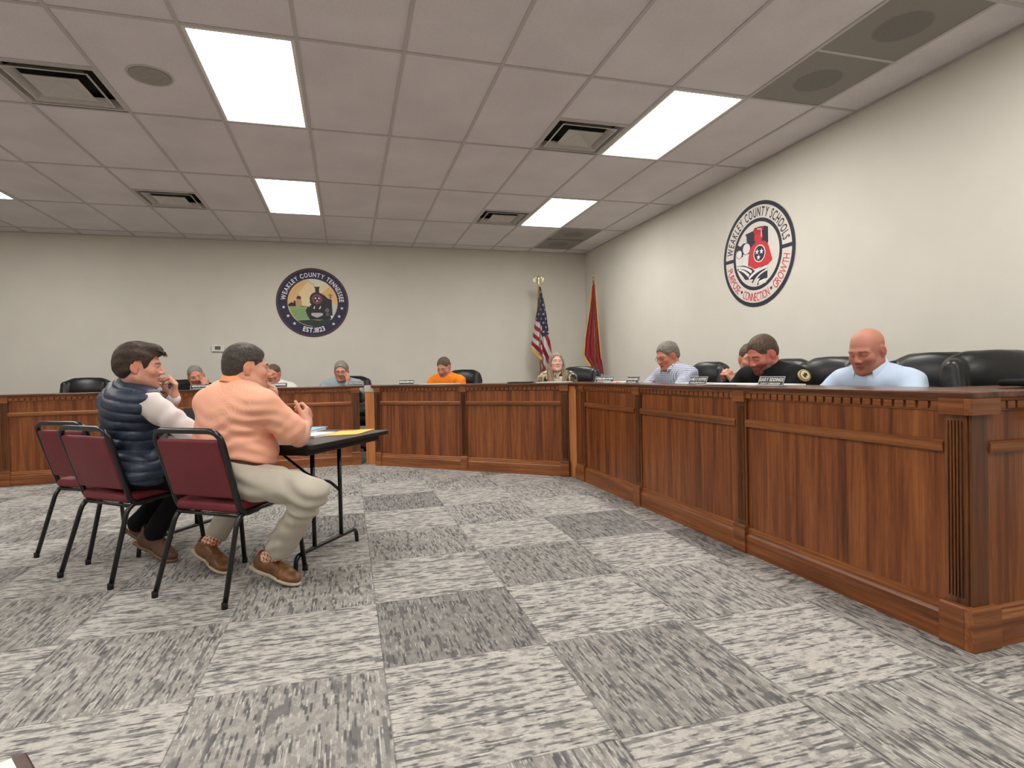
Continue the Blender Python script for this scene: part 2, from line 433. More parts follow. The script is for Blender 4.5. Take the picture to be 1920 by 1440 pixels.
# lights
m_lframe = plain('fixture_white', srgb(225, 222, 216), 0.4, var=0.02)
def emitter():
    t = NT('light_diffuser'); t.base((0.9, 0.9, 0.9, 1), 0.5)
    t.b.inputs['Emission Color'].default_value = (1.0, 0.972, 0.925, 1); t.b.inputs['Emission Strength'].default_value = PANEL_STRENGTH
    return t.m
m_emit = emitter()
light_labels = {(0, 0): 'large bright ceiling light panel at upper left beside the round speaker', (0, 2): 'smaller looking light panel farther off, left of centre near back wall',
    (5, 0): 'long ceiling light panel at right beside the square air diffuser and grey grilles', (5, 2): 'far ceiling light panel toward the corner with the flags',
    (-5, 2): 'ceiling light panel cut off by the left edge of the photo', (-5, 0): 'ceiling light panel out at the left side of the room'}
for (j, i) in special:
    x0, x1, y0, y1 = gx(j)+w, gx(j+1)-w, gy(i)+w, gy(i+1)-w
    if x0 < ROOM_X0 or y0 < ROOM_Y0: continue
    e = empty('ceiling_light', ((x0+x1)/2, (y0+y1)/2, CEIL), 0,
              light_labels.get((j, i), 'ceiling light panel behind the camera position in row %d from the front' % (3+i//2) if j == 0 else 'ceiling light panel behind the camera, %s side, row %s' % ('right' if j > 0 else 'left', 'near' if i == -2 else 'rear')), 'ceiling light', 'recessed ceiling light panels')
    hx, hy = (x1-x0)/2, (y1-y0)/2
    f = MB(); t = 0.022
    for b in ((-hx, hx, -hy, -hy+t), (-hx, hx, hy-t, hy), (-hx, -hx+t, -hy+t, hy-t), (hx-t, hx, -hy+t, hy-t)): f.box(*b, -0.004, 0.03)
    f.build('frame', m_lframe, e, bevel=0.003)
    MB().box(-hx+t, hx-t, -hy+t, hy-t, 0.004, 0.03).build('diffuser', m_emit, e)

# square cone air diffusers
m_vent = plain('vent_white_metal', srgb(196, 191, 184), 0.5, var=0.03)
m_dark = plain('duct_black', srgb(26, 25, 26), 0.9)
def air_diffuser(j, r, label):
    e = empty('air_diffuser', ((gx(j)+gx(j+1))/2, gy(r)+TL/4, CEIL), 0, label, 'air vent', 'square air diffusers in the ceiling')
    H = TW/2-0.012
    fr = MB()
    def ring(m, a, za, b, zb, th=0.003):
        A = [(-a, -a, za), (a, -a, za), (a, a, za), (-a, a, za)]; B = [(-b, -b, zb), (b, -b, zb), (b, b, zb), (-b, b, zb)]
        A2 = [(x, y, z+th) for x, y, z in A]; B2 = [(x, y, z+th) for x, y, z in B]
        fs = []
        for k in range(4):
            n = (k+1) % 4; fs += [(k, n, 4+n, 4+k), (8+n, 8+k, 12+k, 12+n), (k, 8+k, 8+n, n), (4+n, 12+n, 12+k, 4+k)]
        m.add(A+B+A2+B2, fs)
    ring(fr, H, 0.0, H-0.016, 0.0); ring(fr, H-0.016, 0.0, H-0.034, 0.06)
    fr.build('outer_frame', m_vent, e)
    for (a, b) in ((0.222, 0.190),):
        rg = MB(); ring(rg, a, -0.004, b, 0.035); ring(rg, a+0.012, -0.004, a, -0.004); rg.build('louver_ring', m_vent, e)
    c = MB(); a = 0.152
    c.add([(-a, -a, -0.006), (a, -a, -0.006), (a, a, -0.006), (-a, a, -0.006), (0, 0, 0.045)], [(0, 1, 4), (1, 2, 4), (2, 3, 4), (3, 0, 4)])
    c.add([(-a, -a, -0.002), (a, -a, -0.002), (a, a, -0.002), (-a, a, -0.002), (0, 0, 0.05)], [(1, 0, 4), (2, 1, 4), (3, 2, 4), (0, 3, 4)])
    c.build('center_cone', m_vent, e)
    MB().box(-H, H, -H, H, 0.09, 0.10).build('duct_box', m_dark, e)
    d = MB(); d.box(-H, -H+0.004, -H, H, 0.004, 0.09); d.box(H-0.004, H, -H, H, 0.004, 0.09); d.box(-H, H, -H, -H+0.004, 0.004, 0.09); d.box(-H, H, H-0.004, H, 0.004, 0.09)
    d.build('duct_side', m_dark, e)
air_diffuser(-2, 0.5, 'large square air diffuser at the upper left corner of the photo')
air_diffuser(-2, 2.5, 'smaller looking square air diffuser left of the far left light panel')
air_diffuser(4, 0.5, 'square air diffuser touching the near right light panel')
air_diffuser(4, 2.5, 'square air diffuser touching the far right light panel')
# grey perforated return grilles with a dark round duct behind
def grille_mat():
    t = NT('grille_perforated'); v = t.coord(); sep = t.n('ShaderNodeSeparateXYZ'); t.l(v, sep.inputs[0])
    a = t.math('SINE', t.math('MULTIPLY', sep.outputs[0], 2*math.pi/0.008)); b = t.math('SINE', t.math('MULTIPLY', sep.outputs[1], 2*math.pi/0.008))
    h = t.math('GREATER_THAN', t.math('ADD', a, b), -0.1)
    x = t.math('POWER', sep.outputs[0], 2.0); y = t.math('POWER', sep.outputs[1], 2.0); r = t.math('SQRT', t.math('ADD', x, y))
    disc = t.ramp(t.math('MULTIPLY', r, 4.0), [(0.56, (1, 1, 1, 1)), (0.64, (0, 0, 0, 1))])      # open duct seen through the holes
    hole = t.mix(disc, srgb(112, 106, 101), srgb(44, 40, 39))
    t.base(t.mix(h, srgb(168, 162, 155), hole), 0.6); return t.m
m_grille = grille_mat()
gl = ['nearest dark return air grille at the top right of the photo', 'second dark return air grille, right of the near right light panel', 'farther dark return grille near the corner, first of its pair', 'farthest dark return grille beside the corner wall']
for (j, r), lab in zip(grilles, gl):
    o = MB().box(-TW/2+w, TW/2-w, -TL/4+w, TL/4-w, 0.0, 0.006).build('return_grille', m_grille)
    o.location = ((gx(j)+gx(j+1))/2, gy(r)+TL/4, CEIL); tag(o, lab, 'air vent', 'perforated return air grilles')
# round ceiling speaker
e = empty('ceiling_speaker', (-1.155, 4.17, CEIL), 0, 'round flush ceiling speaker between the upper left diffuser and light panel', 'speaker')
MB().lathe([(0.115, 0.01), (0.118, 0.0), (0.128, -0.006), (0.134, 0.0), (0.134, 0.01)], 40).build('rim', m_vent, e, smooth=True)
MB().lathe([(0.116, 0.004), (0.116, -0.004), (0.08, -0.006)], 40).build('grille', plain('speaker_mesh', srgb(160, 155, 146), 0.7, bump=0.5, bscale=500), e)
# ================================================================== the dais (three desks around the room)
WD, WM, WL = srgb(76, 37, 15), srgb(122, 65, 29), srgb(158, 94, 46)
m_woodv = wood('dais_veneer_vertical', WD, WM, WL, 'z')
m_woodh = wood('dais_wood_horizontal', srgb(84, 43, 18), srgb(132, 76, 38), srgb(162, 102, 56), 'x')
m_woodp = wood('dais_pilaster_wood', srgb(66, 34, 18), srgb(102, 58, 30), srgb(132, 82, 44), 'z')
m_woody = wood('dais_wood_end_return', srgb(84, 43, 18), srgb(132, 76, 38), srgb(162, 102, 56), 'y')
m_top = wood('countertop_wood', srgb(52, 26, 14), srgb(92, 52, 30), srgb(120, 74, 46), 'x', 0.22)
m_light = wood('corner_post_pine', srgb(148, 84, 38), srgb(190, 120, 62), srgb(208, 142, 84), 'z', 0.5)
m_inside = plain('desk_inside', srgb(90, 60, 38), 0.6)
DZ = 0.948
def desk(name, org, ang, L, pil, label, corner=None, open_left=0.0, open_right=0.0):
    """x runs along the front, y points back behind the desk (front face at y=0)"""
    e = empty(name, org, ang, label, 'desk', 'wood panelled council desks')
    M0 = Matrix.Identity(4)
    bays = []; xs = [0.0]
    for a, b in pil: xs += [a, b]
    xs.append(L)
    bays = [(xs[i], xs[i+1]) for i in range(0, len(xs), 2) if xs[i+1]-xs[i] > 0.05]
    for a, b in bays:
        MB().box(a-0.01, b+0.01, 0.0, 0.02, 0.0, DZ-0.03).build('front_panel', m_woodv, e)
        if b-a > 0.2: MB().profile([(0.0, 0.716), (-0.016, 0.719), (-0.02, 0.735), (-0.02, 0.752), (-0.012, 0.76), (0.0, 0.762)], a, b).build('rail', m_woodh, e)
        MB().profile([(0.0, 0.0), (-0.026, 0.0), (-0.026, 0.1), (-0.018, 0.112), (-0.018, 0.122), (-0.010, 0.128), (-0.012, 0.138), (0.0, 0.146)], a, b).build('base_board', m_woodh, e)
        d = MB(); n = max(1, int((b-a)/0.0503)); st = (b-a)/n
        d.box(a, b, -0.006, 0.0, 0.872, 0.918)
        for k in range(n): d.box(a+k*st+0.006, a+(k+1)*st-0.006, -0.018, -0.006, 0.881, 0.909)
        d.build('dentil_strip', m_woodh, e, bevel=0.0015, seg=1)
        MB().profile([(0.0, 0.908), (-0.019, 0.910), (-0.026, 0.918), (-0.028, 0.922), (0.0, 0.922)], a, b).build('cornice', m_woodh, e)
    for a, b in pil:
        f = MB(); f.box(a, b, -0.012, 0.0, 0.14, 0.87)
        nfl = 5; wv = (b-a); s = wv*0.72/nfl
        for k in range(nfl): f.box(a+wv*0.14+k*s+0.002, a+wv*0.14+(k+1)*s-0.004, -0.019, -0.012, 0.18, 0.84)
        f.build('pilaster', m_woodp, e, bevel=0.002)
        MB().box(a-0.007, b+0.007, -0.032, 0.0, 0.861, 0.924).build('pilaster_cap', m_woodh, e, bevel=0.003)
        MB().profile([(0.0, 0.0), (-0.038, 0.0), (-0.038, 0.145), (-0.03, 0.156), (0.0, 0.156)], a-0.007, b+0.007).build('pilaster_base', m_woodh, e, bevel=0.003)
    return e
def ang_of(dx, dy): return math.atan2(dy, dx)
# left desk, along the back wall: local x = world +x, front toward -y
desk('council_desk', (-6.0, 7.165, 0), 0.0, 6.16, [(0.0, 0.09), (1.34, 1.43), (2.537, 2.614), (3.70, 3.78), (4.86, 4.94), (6.037, 6.13)],
     'long wood panelled desk on the left, parallel to the wall with the round train seal')
mdir = (0.75089, -0.66043); mo = (0.342, 6.997)
desk('council_desk', (mo[0], mo[1], 0), ang_of(*mdir), 2.388, [(-0.02, 0.045), (1.14, 1.208), (2.309, 2.388)],
     'short angled wood panelled desk in the middle, between the two light corner posts')
# right desk: runs toward the camera (-y), front faces -x
desk('council_desk', (2.185, 5.33, 0), ang_of(0, -1), 3.765, [(0.14, 0.235), (1.23, 1.324), (2.461, 2.551), (3.68, 3.765)],
     'long wood panelled desk on the right ending in the near fluted corner')
rd = [o for o in bpy.data.objects if o.name.startswith('council_desk') and o.parent is None][-1]
# its end return, running toward the right wall (facing the camera)
Mr = Matrix.Translation((3.765, 0, 0)) @ Matrix.Rotation(math.radians(90), 4, 'Z')   # local x along the return
def rpart(name, fn, mat, **kw):
    m = MB(Mr); fn(m); return m.build(name, mat, rd, **kw)
RL = 1.35
rpart('end_panel', lambda m: m.box(0.0, RL, 0.0, 0.02, 0.0, DZ-0.03), m_woodv)
rpart('end_pilaster', lambda m: m.box(-0.004, 0.078, -0.012, 0.0, 0.14, 0.87), m_woodp, bevel=0.002)
rpart('end_pilaster_cap', lambda m: m.box(-0.032, 0.115, -0.032, 0.0, 0.861, 0.924), m_woody, bevel=0.003)
rpart('end_pilaster_base', lambda m: m.profile([(0.0, 0.0), (-0.038, 0.0), (-0.038, 0.145), (-0.03, 0.156), (0.0, 0.156)], -0.038, 0.105), m_woody, bevel=0.003)
rpart('end_rail', lambda m: m.profile([(0.0, 0.716), (-0.016, 0.719), (-0.02, 0.735), (-0.02, 0.752), (-0.012, 0.76), (0.0, 0.762)], 0.079, RL), m_woody)
rpart('end_base_board', lambda m: m.profile([(0.0, 0.0), (-0.026, 0.0), (-0.026, 0.1), (-0.018, 0.112), (-0.018, 0.122), (-0.010, 0.128), (-0.012, 0.138), (0.0, 0.146)], 0.105, RL), m_woody)
def dn(m):
    m.box(0.115, RL, -0.006, 0.0, 0.872, 0.918)
    for k in range(24): m.box(0.115+k*0.05+0.006, 0.115+(k+1)*0.05-0.006, -0.018, -0.006, 0.881, 0.909)
rpart('end_dentil_strip', dn, m_woody, bevel=0.0015, seg=1)
rpart('end_cornice', lambda m: m.profile([(0.0, 0.908), (-0.019, 0.910), (-0.026, 0.918), (-0.028, 0.922), (0.0, 0.922)], 0.115, RL), m_woody)
# light pine posts in the two open corners
def post(x, y, rz, label, h, capd):
    e = empty('corner_post', (x, y, 0), rz, label, 'post', 'light pine corner posts')
    MB().box(-0.058, 0.058, -0.02, 0.06, 0, h).build('post', m_light, e, bevel=0.006)
    if capd: MB().box(-0.062, 0.062, -0.024, 0.03, h, 0.945).build('white_block', plain('block_white', srgb(196, 186, 172), 0.7), e, bevel=0.004)
post(0.255, 7.115, ang_of(0.8, -0.3), 'light pine post filling the gap left of the middle desk, white block on top', 0.868, True)
post(2.172, 5.385, ang_of(0.2, -0.5), 'light pine post filling the gap right of the middle desk', 0.921, False)
# countertops
def counter(name, poly, label, ang=0.0):
    e = empty(name, (poly[0][0], poly[0][1], DZ-0.026), ang, label, 'countertop', 'wood desk countertops')
    c_, s_ = math.cos(ang), math.sin(ang)
    pl = [((x-poly[0][0])*c_+(y-poly[0][1])*s_, -(x-poly[0][0])*s_+(y-poly[0][1])*c_) for x, y in poly]
    o = MB().prism(pl, 0.0, 0.026).build('top_slab', m_top, e, bevel=0.006)
    return e
OV = 0.035; DP = 0.36
counter('countertop', [(-6.0, 7.165-OV), (0.23, 7.165-OV), (0.36, 7.165+DP), (-6.0, 7.165+DP)], 'narrow dark wood countertop along the left desk')
n = (0.66043, 0.75089); a = (mo[0]-0.06, mo[1]+0.05); b = (mo[0]+mdir[0]*2.41, mo[1]+mdir[1]*2.41)
counter('countertop', [(a[0]-n[0]*OV, a[1]-n[1]*OV), (b[0]-n[0]*OV, b[1]-n[1]*OV), (b[0]+n[0]*DP+0.03, b[1]+n[1]*DP+0.1), (0.375, 7.165+DP)], 'angled dark wood countertop between the left and right desks', ang_of(*mdir))
b2 = (b[0]-n[0]*OV+0.002, b[1]-n[1]*OV-0.002)
counter('countertop', [b2, (2.185-OV, 5.2), (2.185-OV, 1.565-OV), (3.5, 1.565-OV), (3.5, 1.565+DP), (2.185+DP, 1.565+DP), (2.185+DP, 5.50), (b[0]+n[0]*DP+0.035, b[1]+n[1]*DP+0.095)], 'long dark wood countertop of the right desk turning the near corner', -math.pi/2)
# the lower writing desk behind each front (hidden work surface the people sit at)
def worktop(poly, label):
    o = MB().prism([(x-poly[0][0], y-poly[0][1]) for x, y in poly], -0.025, 0.0).build('writing_surface', m_top, None, bevel=0.003)
    o.location = (poly[0][0], poly[0][1], 0.74); tag(o, label, 'desk surface', 'lower writing surfaces behind the desk fronts')
worktop([(-6.0, 7.19), (0.20, 7.19), (0.20, 7.62), (-6.0, 7.62)], 'lower writing surface hidden behind the front of the left desk')
worktop([(2.21, 1.60), (2.66, 1.60), (2.66, 5.30), (2.21, 5.30)], 'lower writing surface hidden behind the front of the right desk')
worktop([(mo[0]+n[0]*0.03+0.1, mo[1]+n[1]*0.03-0.08), (b[0]+n[0]*0.03-0.1, b[1]+n[1]*0.03+0.1), (b[0]+n[0]*0.46-0.1, b[1]+n[1]*0.46+0.1), (mo[0]+n[0]*0.46+0.1, mo[1]+n[1]*0.46-0.08)], 'lower writing surface hidden behind the front of the middle desk')

# ================================================================== burgundy stack chairs
m_blackmetal = plain('black_enamel_tube', srgb(14, 14, 15), 0.28, 0.0, 0.6, var=0.02)
m_burg = plain('burgundy_vinyl', srgb(112, 30, 42), 0.5, var=0.06, bump=0.15, bscale=300)
m_rubber = plain('rubber_foot', srgb(16, 16, 16), 0.8)
def stack_chair(loc, rz, label):
    e = empty('stacking_chair', loc, rz, label, 'chair', 'burgundy stacking chairs')
    for s in (-1, 1):
        path = fillet([(s*0.225, -0.31, 0.008), (s*0.20, -0.195, 0.405), (s*0.20, 0.19, 0.425), (s*0.215, 0.235, 0.008)], 0.06)
        MB().tube(path, 0.0125, 12).build('leg_frame', m_blackmetal, e, smooth=True)
    path = fillet([(-0.19, -0.06, 0.405), (-0.20, -0.175, 0.40), (-0.215, -0.30, 0.815), (0.215, -0.30, 0.815), (0.20, -0.175, 0.40), (0.19, -0.06, 0.405)], 0.075, 8)
    MB().tube(path, 0.0145, 12).build('back_frame', m_blackmetal, e, smooth=True)
    MB().tube([(-0.2, -0.19, 0.398), (0.2, -0.19, 0.398)], 0.010, 8).tube([(-0.2, 0.17, 0.412), (0.2, 0.17, 0.412)], 0.010, 8).build('cross_bar', m_blackmetal, e, smooth=True)
    s = Sdf(); fr = frame((0, 1, 0.06))
    s.u(Box((0, 0.01, 0.447), (0.205, 0.215, 0.028), 0.024, fr)).u(Ell((0, 0.0, 0.462), (0.17, 0.18, 0.025)), 0.03)
    sdf_obj('seat', s, m_burg, e, 0.007)
    up = unit((0, -0.125, 0.415)); fwd = np.cross(up, (1, 0, 0)); R = np.array([(1, 0, 0), fwd, up])
    c = np.array((0, -0.247, 0.630))
    b = Sdf().u(Box(c, (0.198, 0.014, 0.150), 0.012, R)).u(Ell(c+fwd*0.008, (0.185, 0.024, 0.135), R), 0.02)
    sdf_obj('backrest', b, m_burg, e, 0.006)
    for x, y in ((-0.225, -0.31), (0.225, -0.31), (-0.215, 0.235), (0.215, 0.235)):
        MB().tube([(x, y, 0.0), (x, y, 0.03)], 0.0145, 10).build('foot_cap', m_rubber, e, smooth=True)
    return e
U = (0.6, 0.8); RZ = facing(*U)
ch0 = stack_chair((-0.563, 3.272, 0), RZ, 'burgundy stacking chair under the man in the peach polo')
c = copy_tree(ch0); c.location = (-1.15, 3.744, 0); c.rotation_euler.z = facing(0.66, 0.75); c['label'] = 'burgundy stacking chair under the man in the navy vest, in the middle'
c = copy_tree(ch0); c.location = (-1.476, 4.256, 0); c.rotation_euler.z = facing(0.58, 0.81); c['label'] = 'empty burgundy stacking chair, leftmost of the three'

# ================================================================== folding table
m_ttop = plain('table_laminate_brown', srgb(70, 62, 60), 0.32, var=0.08, nscale=60)
m_tedge = plain('table_edge_black', srgb(18, 17, 18), 0.5)
W2, L2 = 0.40, 0.76
Nn = Vector((-0.186, 3.115)); wv = Vector((0.55, 0.835)).normalized(); lv = Vector((-wv.y, wv.x))
tc = Nn+wv*W2+lv*L2
T = empty('folding_table', (tc.x, tc.y, 0), math.atan2(lv.y, lv.x), 'dark folding table with papers on it in front of the two seated men', 'table')
# local x = along length (away from the near end), local y: -wv .. so near side is +y
ZT = 0.705
rp = []
for cx, cy, a0 in ((L2-0.03, W2-0.03, 0), (-L2+0.03, W2-0.03, 90), (-L2+0.03, -W2+0.03, 180), (L2-0.03, -W2+0.03, 270)): rp += arc(cx, cy, 0.03, a0, a0+90, 5)
tt = MB(); tt.prism(rp, ZT-0.003, ZT); tt.build('tabletop', m_ttop, T)
tt = MB(); tt.prism(rp, ZT-0.022, ZT-0.003); tt.build('edge_band', m_tedge, T)
ap = MB()
for s in (-1, 1): ap.box(-L2+0.06, L2-0.06, s*(W2-0.055)-0.012, s*(W2-0.055)+0.012, ZT-0.062, ZT-0.022)
ap.box(-L2+0.06, -L2+0.085, -W2+0.06, W2-0.06, ZT-0.062, ZT-0.022); ap.box(L2-0.085, L2-0.06, -W2+0.06, W2-0.06, ZT-0.062, ZT-0.022)
ap.build('apron', m_tedge, T, bevel=0.003)
for s in (-1, 1):
    x = s*(L2-0.20)
    MB().tube(fillet([(x, -0.30, 0.0), (x, -0.29, 0.085), (x, 0.29, 0.085), (x, 0.30, 0.0)], 0.05), 0.0125, 12).build('foot_bar', m_blackmetal, T, smooth=True)
    for y in (-0.13, 0.13): MB().tube([(x, y, 0.085), (x, y, ZT-0.03)], 0.0125, 12).build('leg', m_blackmetal, T, smooth=True)
    MB().tube(fillet([(x-s*0.42, 0.0, ZT-0.04), (x-s*0.12, 0.0, 0.47), (x-s*0.04, 0.0, 0.45)], 0.05), 0.008, 8).tube(fillet([(x, -0.13, 0.36), (x-s*0.03, -0.05, 0.44), (x-s*0.03, 0.05, 0.44), (x, 0.13, 0.36)], 0.05), 0.009, 8).build('brace', m_blackmetal, T, smooth=True)

# ================================================================== black leather desk chairs
def leather():
    t = NT('black_leather'); v = t.coord(scale=(1, 1, 1)); n = t.noise(v, 90, 3)
    t.base(t.ramp(n, [(0.3, srgb(14, 14, 15)), (0.7, srgb(24, 24, 25))]), 0.36, 0, 0.5); t.bump(n, 0.12, 0.002); return t.m
m_leather = leather()
m_plastic = plain('black_plastic', srgb(18, 18, 19), 0.45)
def office_chair(loc, rz, label):
    e = empty('leather_office_chair', loc, rz, label, 'office chair', 'black leather desk chairs')
    up = unit((0, -0.12, 0.6)); fwd = -np.cross((1, 0, 0), up)*-1; R = np.array([(1, 0, 0), unit(np.cross(up, (1, 0, 0))), up]); f = R[1]
    c = np.array((0, -0.30, 0.80))
    b = Sdf().u(Box(c, (0.285, 0.05, 0.325), 0.048, R))
    b.s_(Box(c+up*0.335+np.array((0.295, 0, 0)), (0.07, 0.2, 0.07), 0.01, np.array([(0.707, 0, 0.707), R[1], (-0.707, 0, 0.707)])), 0.09)
    b.s_(Box(c+up*0.335-np.array((0.295, 0, 0)), (0.07, 0.2, 0.07), 0.01, np.array([(0.707, 0, 0.707), R[1], (-0.707, 0, 0.707)])), 0.09)
    b.u(Ell(c+up*0.20+f*0.04, (0.19, 0.045, 0.115), R), 0.03).u(Ell(c-up*0.02+f*0.04, (0.19, 0.05, 0.13), R), 0.03).u(Ell(c-up*0.22+f*0.04, (0.19, 0.05, 0.10), R), 0.03)
    for s in (-1, 1): b.u(Cap(c+up*0.23+f*0.035+np.array((s*0.225, 0, 0)), c-up*0.26+f*0.05+np.array((s*0.235, 0, 0)), 0.045), 0.02)
    sdf_obj('backrest', b, m_leather, e, 0.010)
    s = Sdf().u(Box((0, 0.0, 0.47), (0.26, 0.25, 0.055), 0.05)).u(Ell((0, 0.03, 0.51), (0.2, 0.2, 0.04)), 0.04)
    sdf_obj('seat', s, m_leather, e, 0.012)
    for sx in (-1, 1):
        MB().tube(fillet([(sx*0.24, 0.12, 0.44), (sx*0.31, 0.12, 0.46), (sx*0.31, 0.14, 0.66), (sx*0.31, -0.2, 0.68), (sx*0.25, -0.26, 0.62)], 0.08), 0.018, 10).build('armrest', m_plastic, e, smooth=True)
    MB().lathe([(0.03, 0.09), (0.03, 0.25), (0.02, 0.26), (0.02, 0.42)], 16).build('gas_column', m_blackmetal, e, smooth=True)
    for k in range(5):
        a = 2*math.pi*k/5+0.3; cx, cy = math.cos(a), math.sin(a)
        MB().tube([(0.03*cx, 0.03*cy, 0.12), (0.3*cx, 0.3*cy, 0.075)], [0.025, 0.016], 8).build('base_arm', m_plastic, e, smooth=True)
        w_ = MB(Matrix.Translation((0.3*cx, 0.3*cy, 0.03)) @ Matrix.Rotation(a, 4, 'Z') @ Matrix.Rotation(math.pi/2, 4, 'X'))
        w_.lathe([(0.02, -0.02), (0.03, -0.016), (0.03, 0.016), (0.02, 0.02)], 14).build('caster', m_rubber, e, smooth=True)
    return e
oc_spots = [  # x, y, facing dx,dy, label
    (-3.10, 8.06, 0.10, -1, 'empty black leather desk chair at far left behind the left desk'),
    (-1.95, 8.12, 0.25, -1, 'black leather desk chair behind the man in the black shirt on the left desk'),
    (-1.05, 8.10, 0.15, -1, 'black leather desk chair behind the man in the white shirt on the left desk'),
    (0.02, 8.16, -0.1, -1, 'black leather desk chair behind the grey haired man with glasses'),
    (1.27, 7.34, -0.75, -0.85, 'black leather desk chair behind the man in the orange shirt'),
    (2.47, 6.28, -0.8, -0.75, 'black leather desk chair behind the woman with long hair'),
    (2.92, 4.65, -1, -0.1, 'black leather desk chair behind the man in the checked shirt'),
    (3.02, 3.80, -1, 0.0, 'black leather desk chair behind the man with clasped hands'),
    (2.95, 3.30, -1, -0.0, 'black leather desk chair behind the officer in the black uniform'),
    (2.96, 2.53, -1, -0.1, 'black leather desk chair right of the bald man'),
    (3.22, 1.94, -0.35, -0.94, 'nearest black desk chair at the right edge of the photo')]
base_oc = None
for x, y, dx, dy, lab in oc_spots:
    rz = facing(dx, dy)
    if base_oc is None: base_oc = office_chair((x, y, 0), rz, lab); continue
    c = copy_tree(base_oc); c.location = (x, y, 0); c.rotation_euler.z = rz; c['label'] = lab
    if x in (-1.95, 0.02, -1.05): c.scale = (1, 1, 0.955)
# ================================================================== people
m_vcol_cache = {}
def skin_mat(name='skin', rough=0.5):
    if name in m_vcol_cache: return m_vcol_cache[name]
    t = NT(name); a = t.n('ShaderNodeAttribute'); a.attribute_name = 'col'
    n = t.noise(t.coord(), 70, 4, 0.6); n2 = t.noise(t.coord(), 14, 3)
    col = t.mix(t.math('MULTIPLY', n2, 0.2), a.outputs[0], t.mix(1.0, a.outputs[0], (0.95, 0.62, 0.55, 1), 'MULTIPLY'))
    t.base(col, rough, 0, 0.4); t.b.inputs['Subsurface Weight'].default_value = 0.08; t.b.inputs['Subsurface Radius'].default_value = (0.02, 0.008, 0.004); t.b.inputs['Subsurface Scale'].default_value = 0.3
    t.bump(n, 0.08, 0.002); m_vcol_cache[name] = t.m; return t.m
def hair_mat(name, c1, c2, scale=(120, 40, 120)):
    t = NT(name); n = t.noise(t.coord(scale=scale), 1.0, 4, 0.7, 0.6)
    t.base(t.ramp(n, [(0.35, c1), (0.66, c2)]), 0.55, 0, 0.35); t.bump(n, 0.7, 0.004); return t.m
def cloth(name, c, bumpk=0.15, scale=500, rough=0.85, var=0.05):
    t = NT(name); v = t.coord(); n = t.noise(v, 8, 3)
    t.base(t.ramp(n, [(0.3, tuple(x*(1-var*1.6) for x in c[:3])+(1,)), (0.7, tuple(min(1, x*(1+var)) for x in c[:3])+(1,))]), rough, 0, 0.2)
    t.bump(t.noise(v, scale, 2), bumpk, 0.001); return t.m

